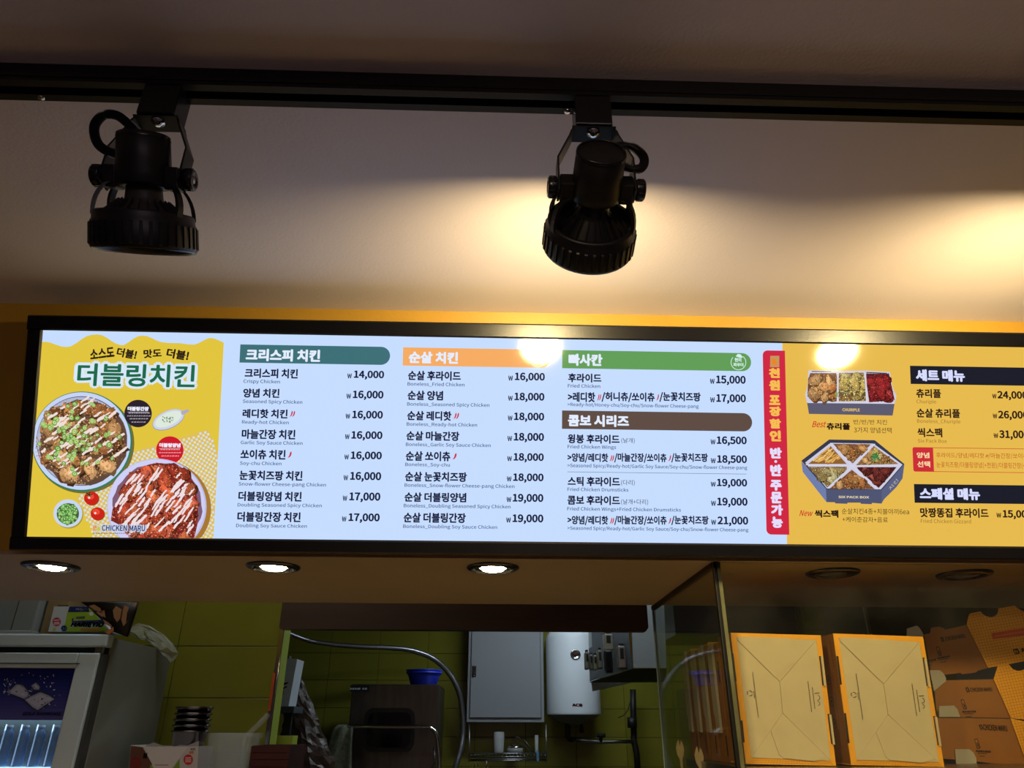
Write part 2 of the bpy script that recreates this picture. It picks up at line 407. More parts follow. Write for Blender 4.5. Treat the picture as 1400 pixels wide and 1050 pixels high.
def chunks(ink, tf, inside, bbox, n, r0, r1, pal, rng, shade=0.55, hl=None):
    "fried pieces: dark gaps, large uneven lumps, then fine crust crumbs"
    x0, y0, x1, y1 = bbox; R_ = r1*1.7
    def pts(k, m):
        c = 0; t = 0
        while c < k and t < k*14:
            t += 1; x, y = rng.uniform(x0, x1), rng.uniform(y0, y1); e = R_*.72 if m == 1 else 0
            if inside(x, y) and (m == 2 or (inside(x+e, y) and inside(x-e, y) and inside(x, y+e) and inside(x, y-e))): c += 1; yield x, y
    for x, y in pts(n//9, 1):
        c = rng.choice(pal); k = rng.uniform(shade, 1); rot = rng.uniform(0, 3); a = rng.uniform(.45, .8)
        ink.ell(tf, x+R_*.12, y+R_*.18, R_*1.05, R_*a*1.08, tuple(v*k*.5 for v in c), rot, 13, 0.2, rng); ink.lift(4e-7)
        ink.ell(tf, x, y, R_, R_*a, tuple(v*k*.92 for v in c), rot, 13, 0.22, rng); ink.lift(4e-7)
        ink.ell(tf, x-R_*.12, y-R_*.15, R_*.66, R_*a*.6, tuple(min(255, v*k*1.1) for v in c), rot, 11, 0.28, rng); ink.lift(4e-7)
    for x, y in pts(n*3, 2):
        c = rng.choice(pal); k = rng.choice((.42, .62, .8, .95, 1.05, 1.2)); r = rng.uniform(.16, .38)*r0
        col = tuple(min(255, v*k) for v in c) if rng.random() > .12 or not hl else hl
        ink.ell(tf, x, y, r*1.3, r*rng.uniform(.5, 1), col, rng.uniform(0, 3), 5, 0.35, rng); ink.lift(1e-7)
def inell(cx, cy, rx, ry, wob=0.0):
    return lambda x, y: ((x-cx)/rx)**2+((y-cy)/ry)**2 < 1+wob*math.sin(5*math.atan2(y-cy, x-cx))
def inpoly(P):
    def f(x, y):
        c = False; n = len(P)
        for i in range(n):
            (x0, y0), (x1, y1) = P[i], P[(i+1) % n]
            if (y0 > y) != (y1 > y) and x < (x1-x0)*(y-y0)/(y1-y0)+x0: c = not c
        return c
    return f
def stroke(ink, tf, x0, y0, x1, y1, wd, col, rng, wob=2.0):
    n = 5; L = math.hypot(x1-x0, y1-y0) or 1; nx, ny = -(y1-y0)/L, (x1-x0)/L; A = []; B = []
    for i in range(n+1):
        t = i/n; j = rng.uniform(-wob, wob); w2 = wd*(0.38+0.2*math.sin(math.pi*t))*rng.uniform(0.7, 1.25)
        x, y = x0+(x1-x0)*t+nx*j, y0+(y1-y0)*t+ny*j
        A.append((x+nx*w2, y+ny*w2)); B.append((x-nx*w2, y-ny*w2))
    ink.poly(tf, A+B[::-1], col)
# gingham cloth
ink = Ink(PL, CL1, 0.0007)
cloth = [(320, 800), (400, 745), (470, 690), (555, 612), (880, 517), (905, 570), (921, 620), (905, 1000), (400, 1000), (350, 850)]
ink.poly(c1, cloth, (222, 190, 96)); ink.lift()
inc = inpoly(cloth); ca, sa = math.cos(-0.22), math.sin(-0.22)
for i in range(-60, 60):
    for j in range(-60, 60):
        if (i+j) % 2: continue
        cx, cy = 650+(i*ca-j*sa)*10.5, 760+(i*sa+j*ca)*10.5
        if inc(cx, cy) and inc(cx+4, cy+4) and inc(cx-4, cy-4):
            ink.ell(c1, cx, cy, 6.6, 6.6, (208, 222, 240) if i % 2 else (228, 226, 196), -0.22+math.pi/4, 4)
ink.build('gingham_print', p1)
# plate of soy chicken
ink = Ink(PL, CL1, 0.0009)
ink.ell(c1, 354, 574, 214, 212, (120, 108, 50), 0, 60); ink.lift()
ink.ell(c1, 347, 567, 212, 211, (48, 124, 92), 0, 60); ink.lift()
ink.ell(c1, 345, 565, 207, 206, (198, 212, 246), 0, 60); ink.lift()
ink.ell(c1, 345, 565, 190, 189, (84, 78, 92), 0, 60); ink.lift()
ink.ell(c1, 344, 565, 187, 186, (176, 184, 214), 0, 60); ink.lift()
ink.ell(c1, 352, 572, 186, 180, (98, 72, 58), 0, 40, 0.03, rng); ink.lift()
pal = [(206, 148, 92), (190, 128, 74), (222, 172, 118), (168, 106, 62), (214, 160, 104)]
chunks(ink, c1, inell(340, 565, 188, 178, 0.08), (150, 385, 535, 750), 620, 9, 22, pal, rng)
for i in range(84):
    x, y = rng.uniform(170, 500), rng.uniform(400, 720)
    if inell(340, 565, 175, 165)(x, y):
        L = rng.uniform(22, 62); a = rng.uniform(-0.75, -0.45); stroke(ink, c1, x, y, x+L*math.cos(a), y+L*math.sin(a), rng.uniform(6, 11), (240, 222, 214), rng); ink.lift(2e-7)
for i in range(90):
    x, y = rng.gauss(320, 85), rng.gauss(555, 85)
    if inell(340, 565, 180, 172)(x, y):
        r = rng.uniform(8, 14); g = rng.choice([(120, 172, 72), (92, 146, 58), (150, 192, 92)])
        ink.ell(c1, x, y, r, r*rng.uniform(.65, 1), g, rng.uniform(0, 3), 10); ink.lift(2e-7)
        ink.ell(c1, x, y, r*.6, r*.45, (206, 226, 160), rng.uniform(0, 3), 8); ink.lift(2e-7)
        ink.ell(c1, x, y, r*.25, r*.2, (96, 128, 60), 0, 6); ink.lift(2e-7)
tag(ink.build('chicken_print', p1), 'printed plate of golden chicken with white sauce and green chilli rings')
# black and red round captions
for (cx, cy, col, t, rows) in ((584, 449, (44, 34, 46), '더블링간장', (446, 458, 470, 484)), (718, 603, (206, 28, 44), '더블링양념', (600, 613, 627))):
    ink = Ink(PL, CL1, 0.0011)
    ink.ell(c1, cx, cy, 58, 58, col, 0, 40); ink.lift()
    ink.text(t, c1, cx-45, cx+45, cy-30, cy-12, (236, 236, 250), 0.05)
    ink.poly(c1, [(cx-44, cy-7), (cx+44, cy-7), (cx+44, cy-5.6), (cx-44, cy-5.6)], (220, 216, 230))
    for k, y in enumerate(rows):
        wv = (40, 46, 36, 28)[k]
        x = cx-wv
        while x < cx+wv:
            d = rng.uniform(5, 11); ink.poly(c1, [(x, y+2-2), (x+d, y-2+2-2), (x+d, y+5-2), (x, y+5-2)], tuple(v*.35+230*.65 for v in col)); x += d+2.4
    ink.build('round_caption', p1)
# sauce boat
ink = Ink(PL, CL1, 0.0011)
ink.ell(c1, 712, 475, 72, 38, (150, 148, 168), -0.42, 40); ink.lift(); ink.ell(c1, 712, 474, 70, 36, (206, 212, 232), -0.42, 40); ink.lift()
ink.ell(c1, 712, 473, 60, 27, (222, 234, 220), -0.42, 40); ink.lift()
ink.poly(c1, [(765, 440), (795, 430), (801, 440), (780, 452), (768, 455)], (176, 172, 190)); ink.lift()
for k in range(26): ink.ell(c1, rng.gauss(708, 12), rng.gauss(472, 7), rng.uniform(2, 5), 1.6, (72, 116, 62), rng.uniform(0, 3), 6); ink.lift(2e-7)
ink.build('sauce_print', p1)
# small bowl of spring onion, two tomatoes
ink = Ink(PL, CL1, 0.0011)
ink.ell(c1, 292, 874, 61, 60, (170, 150, 60), 0, 36); ink.lift(); ink.ell(c1, 288, 870, 61, 59, (200, 214, 240), 0, 36); ink.lift(); ink.ell(c1, 288, 872, 47, 45, (70, 92, 52), 0, 30); ink.lift()
for k in range(90):
    a, q = rng.uniform(0, 6.28), 41*math.sqrt(rng.random()); x, y = 288+q*math.cos(a), 873+q*math.sin(a); r = rng.uniform(6, 10)
    ink.ell(c1, x, y, r, r*.7, rng.choice([(96, 164, 72), (64, 128, 54), (130, 188, 96)]), rng.uniform(0, 3), 9); ink.lift(2e-7); ink.ell(c1, x, y, r*.5, r*.3, (196, 224, 160), rng.uniform(0, 3), 7); ink.lift(2e-7)
for cx, cy, r in ((387, 806, 31), (413, 871, 29)):
    ink.ell(c1, cx+3, cy+3, r, r*.92, (150, 70, 34), 0, 28); ink.lift(); ink.ell(c1, cx, cy, r, r*.92, (204, 36, 24), 0, 28); ink.lift(); ink.ell(c1, cx-5, cy-8, r*.55, r*.42, (232, 76, 52), 0.3, 18); ink.lift(); ink.ell(c1, cx-9, cy-2, 5, 5, (255, 214, 200), 0, 10); ink.lift()
for k in range(5):
    a = k*1.25; stroke(ink, c1, 378, 790, 378+15*math.cos(a), 790+11*math.sin(a), 5, (40, 66, 30), rng, 1); ink.lift(2e-7)
ink.build('vegetable_print', p1)
# plate of red chicken
ink = Ink(PL, CL1, 0.0021)
ink.ell(c1, 678, 850, 215, 206, (168, 120, 52), 0, 60); ink.lift()
ink.ell(c1, 664, 842, 210, 203, (190, 190, 226), 0, 60); ink.lift(); ink.ell(c1, 662, 840, 205, 198, (208, 208, 246), 0, 60); ink.lift()
ink.ell(c1, 668, 835, 188, 176, (126, 92, 116), 0, 40, 0.03, rng); ink.lift()
pal = [(222, 98, 62), (206, 78, 50), (236, 126, 80), (186, 62, 46), (226, 110, 84)]
redp = [(470, 900), (478, 850), (500, 830), (515, 760), (560, 700), (610, 672), (660, 656), (700, 660), (740, 658), (790, 690), (825, 750), (838, 830), (835, 920), (820, 1000), (560, 1000), (500, 915)]
ink.poly(c1, redp, (120, 40, 34)); ink.lift()
chunks(ink, c1, inpoly(redp), (470, 650, 840, 985), 720, 8, 19, pal, rng, 0.6, (240, 160, 130))
inr = inpoly(redp)
for i in range(88):
    x, y = rng.uniform(490, 800), rng.uniform(680, 960)
    L = rng.uniform(30, 75); a = rng.uniform(-1.05, -0.75); x1, y1 = x+L*math.cos(a), y+L*math.sin(a)
    if inr(x, y) and inr(x1, y1): stroke(ink, c1, x, y, x1, y1, rng.uniform(6, 10), (240, 222, 224), rng); ink.lift(2e-7)
tag(ink.build('chicken_print', p1), 'printed white plate of red glazed chicken with white sauce')
ink = Ink(PL, CL1, 0.0030)
ink.text('CHICKEN MARU', c1, 427, 622, 915, 947, (200, 206, 224), 0.09); ink.lift()
ink.text('CHICKEN MARU', c1, 433, 615, 919, 943, (32, 58, 122), 0.02); ink.lift()
ink.poly(c1, [(395, 918), (429, 918), (429, 948), (395, 948)], (214, 206, 180)); ink.lift()
ink.poly(c1, [(398, 921), (403, 921), (403, 943), (398, 943)], (232, 130, 60)); ink.poly(c1, [(405, 921), (411, 921), (411, 932), (405, 932)], (232, 130, 60)); ink.poly(c1, [(413, 927), (426, 927), (426, 943), (413, 943)], (196, 200, 70)); ink.poly(c1, [(405, 935), (411, 935), (411, 943), (405, 943)], (232, 160, 80))
x = 395
while x < 610: d = rng.uniform(4, 10); ink.poly(c1, [(x, 952), (x+d, 952), (x+d, 955), (x, 955)], (120, 104, 70)); x += d+2
ink.build('lettering', p1)

# -- white columns
def bar(tf, x0, x1, yl0, yl1, yr0, yr1, col, name='header_bar', round_=True):
    ink = Ink(PL)
    u0, v0 = PL.uv(*tf(x0, yl1)); _, v1 = PL.uv(*tf(x0, yl0)); u1, _ = PL.uv(*tf(x1, yr0))
    pts = [(u0, v0)]; r = (v1-v0)/2
    if round_: pts += [(u1-r+r*math.cos(a), (v0+v1)/2+r*math.sin(a)) for a in [(-math.pi/2+math.pi*k/14) for k in range(15)]]
    else: pts += [(u1, v0), (u1, v1)]
    pts += [(u0, v1)]; ink.puv(pts, col); return ink.build(name, p2)
def pepper(ink, tf, x0, x1, y0, y1, n):
    wd = (x1-x0)/(n if n == 1 else 1.65)
    for k in range(n):
        xa = x0+k*wd*0.68; h = y1-y0
        P = [(0.95, 0.0), (1.0, 0.3), (0.86, 0.62), (0.55, 0.88), (0.05, 1.0), (0.3, 0.8), (0.5, 0.55), (0.6, 0.25), (0.75, 0.05)]
        ink.poly(tf, [(xa+wd*a, y0+h*b) for a, b in P], (204, 44, 66)); ink.lift(1e-6)
def line(tf, kor, eng, price, extra=(), p=None, cols=(NAVY, SUB), kb=0.028, wh=0.62):
    "kor: [(text,x0,x1)] y0,y1 ; eng (text,x0,x1,ybase) ; price (text,x0w,x0,x1,y0,y1)"
    ink = Ink(PL, None, 0.0006)
    segs, y0, y1 = kor
    for s in segs:
        if s[0] == '#': pepper(ink, tf, s[1], s[2], y0+(y1-y0)*.22, y1-(y1-y0)*.12, s[3])
        elif len(s) > 3: ink.text(s[0], tf, s[1], s[2], s[3], s[4], cols[0], 0.0)
        else: ink.text(s[0], tf, s[1], s[2], y0, y1, cols[0], kb)
    if eng: ink.text(eng[0], tf, eng[1], eng[2], eng[3]-17*(wh/.62), eng[3]-1, cols[1], 0.010, mode='cap')
    ink.build('lettering', p or p2)
    ink = Ink(PL, None, 0.0006)
    t, xw, xw1, x0, x1, y0, y1 = price; cut = y1-(y1-y0)*wh*1.0
    ink.text('₩', tf, xw, xw1, y1-(y1-y0)*0.62, y1-2, cols[0], 0.008)
    ink.text(t, tf, x0, x1, y0+1, y1-4*(wh/.62), cols[0], 0.030, mode='cap')
    ink.build('price_lettering', p or p2)
def head(tf, st, x0, x1, y0, y1, col=(226, 236, 255), p=None, b=0.038):
    i = Ink(PL, None, 0.0007); i.text(st, tf, x0, x1, y0, y1, col, b); i.build('lettering', p or p2)
def badge(tf, cx, cy, r, yellow=False):
    i = Ink(PL, None, 0.0007); c = (214, 242, 236) if not yellow else (255, 240, 214)
    i.ring(tf, cx, cy, r-3, r, c, 30, -0.9, math.pi*2-2.4)
    i.poly(tf, [(cx-r*.35, cy-r*.78), (cx-r*.1, cy-r*1.08), (cx+r*.25, cy-r*1.05), (cx+r*.6, cy-r*.62), (cx+r*.15, cy-r*.6)], c)
    i.text('현미', tf, cx-18, cx+14, cy-22, cy-2, c, 0.03); i.text('파우더', tf, cx-24, cx+24, cy+2, cy+20, c, 0.03)
    i.build('badge', p2)
bar(c2, 26, 748, 108, 195, 120, 207, (62, 112, 120)); head(c2, '크리스피 치킨', 55, 412, 128, 187)
bar(c3, 37, 744, 122, 209, 132, 218, (246, 172, 98)); head(c3, '순살 치킨', 65, 302, 141, 198); badge(c3, 683, 182, 36, True)
bar(c4, 30, 933, 135, 222, 148, 236, (98, 158, 88)); head(c4, '빠사칸', 60, 223, 152, 210); badge(c4, 873, 194, 37)
bar(c4, 29, 938, 424, 512, 436, 524, (94, 76, 68)); head(c4, '콤보 시리즈', 57, 350, 443, 500)
for k, e, kx, ky, ex, p in (
    ('크리스피 치킨', 'Crispy Chicken', (50, 305), (222, 268), (45, 220, 293), (541, 573, 718, 232, 272, '14,000')),
    ('양념 치킨', 'Seasoned Spicy Chicken', (43, 217), (318, 362), (42, 327, 389), (537, 568, 715, 328, 369, '16,000')),
    ('레디핫 치킨#2', 'Ready-hot Chicken', (40, 256), (416, 460), (38, 262, 488), (533, 565, 712, 424, 465, '16,000')),
    ('마늘간장 치킨', 'Garlic Soy Sauce Chicken', (36, 293), (513, 560), (32, 328, 586), (530, 561, 710, 522, 563, '16,000')),
    ('쏘이츄 치킨#1', 'Soy-chu Chicken', (30, 246), (610, 657), (28, 227, 685), (527, 558, 707, 619, 660, '16,000')),
    ('눈꽃치즈팡 치킨', 'Snow-flower Cheese-pang Chicken', (25, 327), (710, 757), (22, 440, 784), (523, 555, 704, 717, 760, '16,000')),
    ('더블링양념 치킨', 'Doubling Seasoned Spicy Chicken', (20, 323), (810, 857), (17, 420, 884), (519, 551, 700, 815, 858, '17,000')),
    ('더블링간장 치킨', 'Doubling Soy Sauce Chicken', (15, 318), (908, 956), (10, 349, 983), (515, 547, 697, 915, 957, '17,000'))):
    sg = [(k.split('#')[0], *kx)]
    if '#' in k: sg.append(('#', kx[1]+9, kx[1]+(36 if k[-1] == '2' else 30), int(k[-1])))
    line(c2, (sg, *ky), (e, *ex), (p[5], p[0], p[0]+23, p[1], p[2], p[3], p[4]))
for k, e, kx, ky, ex, p in (
    ('순살 후라이드', 'Boneless_Fried Chicken', (62, 315), (233, 279), (60, 333, 306), (541, 573, 717, 242, 283, '16,000')),
    ('순살 양념', 'Boneless_Seasoned Spicy Chicken', (60, 230), (328, 374), (58, 452, 402), (540, 571, 715, 338, 379, '18,000')),
    ('순살 레디핫#2', 'Boneless_Ready-hot Chicken', (58, 270), (425, 471), (56, 393, 498), (539, 569, 714, 433, 474, '18,000')),
    ('순살 마늘간장', 'Boneless_Garlic Soy Sauce Chicken', (54, 308), (522, 567), (52, 458, 595), (537, 568, 713, 530, 572, '18,000')),
    ('순살 쏘이츄#1', 'Boneless_Soy-chu', (51, 265), (618, 665), (49, 263, 691), (536, 567, 712, 627, 668, '18,000')),
    ('순살 눈꽃치즈팡', 'Boneless_Snow-flower Cheese-pang Chicken', (48, 344), (716, 763), (46, 572, 790), (534, 565, 711, 724, 765, '18,000')),
    ('순살 더블링양념', 'Boneless_Doubling Seasoned Spicy Chicken', (45, 341), (815, 861), (42, 553, 888), (533, 563, 710, 822, 864, '19,000')),
    ('순살 더블링간장', 'Boneless_Doubling Soy Sauce Chicken', (41, 339), (912, 960), (39, 489, 987), (531, 562, 710, 920, 962, '19,000'))):
    sg = [(k.split('#')[0], *kx)]
    if '#' in k: sg.append(('#', kx[1]+8, kx[1]+(36 if k[-1] == '2' else 30), int(k[-1])))
    line(c3, (sg, *ky), (e, *ex), (p[5], p[0], p[0]+24, p[1], p[2], p[3], p[4]))
line(c4, ([('후라이드', 58, 218)], 246, 289), ('Fried Chicken', 57, 212, 315), ('15,000', 736, 760, 766, 908, 256, 298))
line(c4, ([('>레디핫', 57, 188), ('#', 196, 216, 2), ('/허니츄/쏘이츄', 218, 473), ('#', 479, 493, 1), ('/눈꽃치즈팡', 495, 693)], 335, 383), ('>Ready-hot/Honey-chu/Soy-chu/Snow-flower Cheese-pang', 55, 683, 404), ('17,000', 737, 761, 767, 909, 345, 387))
line(c4, ([('윙봉 후라이드', 56, 305), ('(날개)', 313, 377, 555, 582)], 537, 581), ('Fried Chicken Wings', 56, 288, 606), ('16,500', 739, 764, 769, 913, 547, 588))
for y in (0, 299.5):
    d = 2 if y else 0
    line(c4, ([('>양념/레디핫', 55, 250), ('#', 256, 278, 2), ('/마늘간장/쏘이츄', 279, 530), ('#', 536, 551, 1), ('/눈꽃치즈팡', 552, 727+d*2)], 627+y, 673+y), ('>Seasoned Spicy/Ready-hot/Garlic Soy Sauce/Soy-chu/Snow-flower Cheese-pang', 55, 915+d*3, 696+y), (('18,500', '21,000')[y > 0], 740+d, 765+d, 771+d, 914+3*d, 637+y-6*(y > 0), 678+y-5*(y > 0)))
line(c4, ([('스틱 후라이드', 56, 307), ('(다리)', 312, 377, 756, 784)], 740, 785), ('Fried Chicken Drumsticks', 55, 347, 810), ('19,000', 740, 765, 770, 915, 750, 790))
line(c4, ([('콤보 후라이드', 55, 307), ('(날개+다리)', 312, 441, 848, 876)], 830, 875), ('Fried Chicken Wings+Fried Chicken Drumsticks', 54, 598, 903), ('19,000', 741, 766, 771, 917, 840, 882))
i = Ink(PL); u0, v0 = PL.uv(*c4(55, 717)); u1 = PL.uv(*c4(912, 730))[0]; i.puv([(u0, v0-.0007), (u1, v0-.0007), (u1, v0), (u0, v0)], (60, 60, 84)); i.build('rule_line', p2)

# -- red strip
i = Ink(PL); u0, v1 = PL.uv(*c5(42, 128)); u1, v0 = PL.uv(*c5(162, 955)); u0 = PL.uv(*c5(50, 540))[0]; u1 = PL.uv(*c5(151, 540))[0]; r = 0.010
pts = [(u1, v0), (u1, v1)]+[(u0+r-r*math.sin(a), v1-r+r*math.cos(a)) for a in [math.pi/2*k/8 for k in range(9)]]+[(u0+r-r*math.cos(a), v0+r-r*math.sin(a)) for a in [math.pi/2*k/8 for k in range(9)]]
i.puv(pts, (208, 38, 66)); strip = i.build('red_strip', p4)
i = Ink(PL, None, 0.0007); s1, s2 = crop(1030, 470, 7.5), crop(1030, 600, 7.5)
i.poly(s1, [(172, 124), (264, 124), (264, 240), (170, 240)], (196, 150, 92)); i.lift(); i.ell(s1, 208, 185, 24, 34, (238, 130, 40)); i.poly(s1, [(222, 196), (244, 206), (244, 222), (216, 216)], (238, 130, 40))
o = (244, 188, 82)
for t, x0, x1, y0, y1, f in (('천', 158, 272, 248, 350, s1), ('원', 160, 274, 370, 478, s1), ('포', 160, 276, 526, 628, s1), ('장', 162, 284, 642, 742, s1), ('할', 164, 284, 768, 868, s1), ('인', 166, 284, 888, 1000, s1)):
    i.text(t, f, x0, x1, y0, y1, o, 0.05)
for t, x0, x1, y0, y1, f in (('반', 170, 292, 88, 200, s2), ('반', 172, 294, 262, 382, s2), ('주', 172, 292, 420, 530, s2), ('문', 176, 296, 542, 660, s2), ('가', 180, 304, 672, 784, s2), ('능', 186, 302, 796, 912, s2)):
    i.text(t, f, x0, x1, y0, y1, (226, 220, 250), 0.05)
i.ell(s2, 228, 232, 14, 14, (226, 220, 250))
i.build('lettering', p4)

# -- printed food boxes
FRY = [(214, 156, 96), (196, 132, 72), (226, 176, 116), (180, 112, 60)]
PALE = [(226, 202, 120), (214, 186, 96), (238, 218, 150), (200, 168, 92)]
REDC = [(178, 44, 48), (150, 28, 36), (204, 74, 70), (126, 30, 34)]
DRK = [(136, 56, 50), (112, 40, 38), (164, 84, 70), (92, 34, 32)]
HERB = [(206, 184, 124), (190, 162, 96), (216, 204, 150), (176, 150, 90)]
i = Ink(PL, None, 0.0006)
i.poly(cA, [(195, 205), (500, 205), (560, 212), (800, 208), (1060, 222), (1092, 390), (1132, 480), (1110, 560), (180, 552), (160, 460), (182, 390)], (206, 204, 222)); i.lift()
i.poly(cA, [(230, 212), (440, 214), (440, 222), (232, 222)], (70, 66, 76)); i.poly(cA, [(810, 222), (1030, 232), (1028, 242), (812, 234)], (70, 66, 76)); i.lift()
i.poly(cA, [(180, 545), (1110, 560), (1090, 686), (200, 668)], (92, 90, 112)); i.lift()
i.poly(cA, [(185, 535), (1112, 548), (1110, 562), (182, 552)], (212, 210, 230)); i.lift()
for (P, pal, dk) in (([(215, 235), (490, 235), (505, 330), (490, 530), (235, 535), (185, 480), (190, 300)], FRY, (110, 66, 44)), ([(520, 235), (780, 230), (800, 330), (805, 530), (520, 535), (510, 400)], PALE, (120, 84, 50)), ([(800, 240), (1050, 240), (1080, 380), (1110, 520), (840, 545), (820, 400)], REDC, (84, 24, 30))):
    i.poly(cA, P, dk); i.lift(); bb = (min(q[0] for q in P), min(q[1] for q in P), max(q[0] for q in P), max(q[1] for q in P))
    chunks(i, cA, inpoly(P), bb, 170, 16, 40, pal, rng, 0.7)
i.poly(cA, [(498, 225), (516, 225), (514, 545), (494, 540)], (214, 212, 230)); i.poly(cA, [(790, 235), (806, 240), (826, 548), (806, 546)], (214, 212, 230)); i.lift()
for k in range(8): stroke(i, cA, 495, 460, 495+rng.uniform(-25, 25), 460+rng.uniform(-30, 35), 8, (120, 170, 80), rng); i.lift(1e-6)
i.text('CHURIPLE', cA, 555, 740, 608, 640, (222, 190, 110), 0.03)
i.build('box_print', p4)
i = Ink(PL, None, 0.0006)
i.poly(cB, [(120, 310), (415, 85), (900, 92), (1215, 345), (975, 622), (380, 616)], (52, 56, 76)); i.lift()
i.poly(cB, [(160, 330), (430, 120), (885, 128), (1195, 352), (965, 615), (392, 605)], (206, 204, 224)); i.lift()
i.poly(cB, [(120, 315), (385, 612), (388, 752), (135, 430)], (110, 126, 172)); i.poly(cB, [(380, 612), (975, 622), (972, 766), (870, 758), (868, 772), (752, 768), (748, 756), (610, 756), (608, 768), (480, 764), (478, 752), (388, 750)], (78, 84, 114)); i.poly(cB, [(975, 622), (1215, 342), (1195, 498), (1130, 590), (1000, 718), (972, 766)], (88, 96, 130)); i.lift()
for P, pal, dk in (([(455, 130), (860, 135), (665, 340)], FRY, (120, 80, 56)), ([(885, 150), (1150, 345), (700, 358)], PALE+FRY, (130, 96, 60)), ([(710, 378), (1130, 378), (1060, 470), (940, 600), (720, 400)], DRK, (64, 24, 28)), ([(655, 405), (900, 612), (420, 606)], FRY, (120, 74, 48)), ([(185, 375), (600, 372), (600, 410), (395, 595)], HERB, (120, 96, 60)), ([(430, 155), (600, 345), (190, 345)], [(226, 176, 92), (208, 150, 70)], (140, 96, 48))):
    i.poly(cB, P, dk); i.lift(); bb = (min(q[0] for q in P), min(q[1] for q in P), max(q[0] for q in P), max(q[1] for q in P))
    if P[0] == (430, 155):
        f = inpoly(P)
        for k in range(160):
            x, y = rng.uniform(bb[0], bb[2]), rng.uniform(bb[1], bb[3]); a = rng.uniform(-0.9, -0.4); L = rng.uniform(60, 130)
            if f(x, y) and f(x+L*math.cos(a), y+L*math.sin(a)): stroke(i, cB, x, y, x+L*math.cos(a), y+L*math.sin(a), 22, (150, 100, 46), rng, 1); i.lift(3e-7); stroke(i, cB, x, y-4, x+L*math.cos(a), y-4+L*math.sin(a), 14, rng.choice([(232, 182, 96), (216, 160, 78), (240, 198, 120)]), rng, 1); i.lift(3e-7)
    else: chunks(i, cB, inpoly(P), bb, 130, 12, 30, pal, rng, 0.7)
for a, b in (((430, 125), (660, 370)), ((900, 132), (660, 370)), ((660, 370), (930, 612)), ((660, 370), (400, 600)), ((165, 352), (660, 366)), ((660, 366), (1160, 366))):
    stroke(i, cB, *a, *b, 17, (212, 210, 230), rng, 0)
i.lift()
for k in range(40): stroke(i, cB, 905+rng.gauss(0, 26), 262+rng.gauss(0, 20), 905+rng.gauss(0, 30), 262+rng.gauss(0, 24), 7, rng.choice([(40, 106, 56), (70, 140, 76)]), rng); i.lift(3e-7)
i.text('SIX PACK BOX', cB, 512, 838, 682, 708, (220, 204, 170), 0.03)
i.text('치킨', cB, 1030, 1165, 545, 580, (196, 186, 170), 0.0, rot=0.85)
i.build('box_print', p4)
i = Ink(PL, None, 0.0007); K = (38, 24, 20)
i.text('Best', cA, 232, 372, 745, 810, (204, 46, 40), 0.01, shear=0.3); i.text('츄리플', cA, 388, 640, 762, 836, K, 0.035)
i.text('반/반/반 치킨', cA, 675, 1030, 726, 784, K, -0.004); i.text('3가지 양념선택', cA, 680, 1080, 808, 868, K, -0.004)
i.text('New', cB, 98, 232, 835, 898, (204, 46, 40), 0.01, shear=0.3); i.text('씩스팩', cB, 262, 515, 832, 914, K, 0.035)
i.text('순살치킨4종+치볼야끼6ea', cB, 550, 1265, 815, 876, K, -0.004); i.text('+케이준감자+음료', cB, 556, 1040, 905, 962, K, -0.004)
i.build('lettering', p4)

# -- set menu column
for tf, a, b, c in ((cR1, (115, 165), (120, 370), 2400), (cR2, (145, 463), (150, 655), 2200)):
    i = Ink(PL); u0, v1 = PL.uv(*tf(*a)); _, v0 = PL.uv(*tf(*b)); i.puv([(u0, v0), (u0+0.34, v0), (u0+0.34, v1), (u0, v1)], (22, 26, 40)); i.build('header_bar', p4)
head(cR1, '세트 메뉴', 182, 735, 205, 338, (214, 218, 255), p4); head(cR2, '스페셜 메뉴', 205, 825, 500, 622, (214, 218, 255), p4)
YK, YS = (44, 26, 22), (150, 106, 48)
def yline(tf, kor, kx, ky, eng, ex, price, pw, pxx, py, ch):
    i = Ink(PL, None, 0.0006); i.text(kor, tf, *kx, *ky, YK, 0.026)
    if eng: i.text(eng, *((tf, ex[0], ex[1], ex[2]-ch, ex[2])), YS, 0.0, mode='cap')
    i.build('lettering', p4)
    i = Ink(PL, None, 0.0006); i.text('₩', tf, *pw, py[1]-(py[1]-py[0])*.62, py[1], YK, 0.008); i.text(price, tf, *pxx, *py, YK, 0.030, mode='cap'); i.build('price_lettering', p4)
yline(cR1, '츄리플', (185, 466), (424, 526), 'Churiple', (188, 410, 587), '24,000', (1040, 1090), (1100, 1440), (450, 533), 40)
yline(cR1, '순살 츄리플', (190, 680), (645, 748), 'Boneless_Churiple', (195, 683, 807), '26,000', (1046, 1098), (1108, 1448), (672, 757), 40)
yline(cR1, '씩스팩', (200, 480), (864, 968), None, None, '31,000', (1055, 1110), (1120, 1456), (892, 978), 40)
i = Ink(PL, None, 0.0006); i.text('Six Pack Box', cR2, 185, 482, 2, 37, YS, 0.0, mode='cap'); i.build('lettering', p4)
i = Ink(PL); u0, v1 = PL.uv(*cR2(130, 85)); um = PL.uv(*cR2(346, 200))[0]; v0 = PL.uv(*cR2(135, 335))[1]; r = .004; RD = (204, 44, 54)
arc = [(u0+r-r*math.sin(a), v1-r+r*math.cos(a)) for a in [math.pi/2*k/6 for k in range(7)]]+[(u0+r-r*math.cos(a), v0+r-r*math.sin(a)) for a in [math.pi/2*k/6 for k in range(7)]]
i.puv([(um, v0), (um, v1)]+arc, RD)
for va in (v1-.0011, v0): i.puv([(um, va), (u0+.33, va), (u0+.33, va+.0011), (um, va+.0011)], RD)
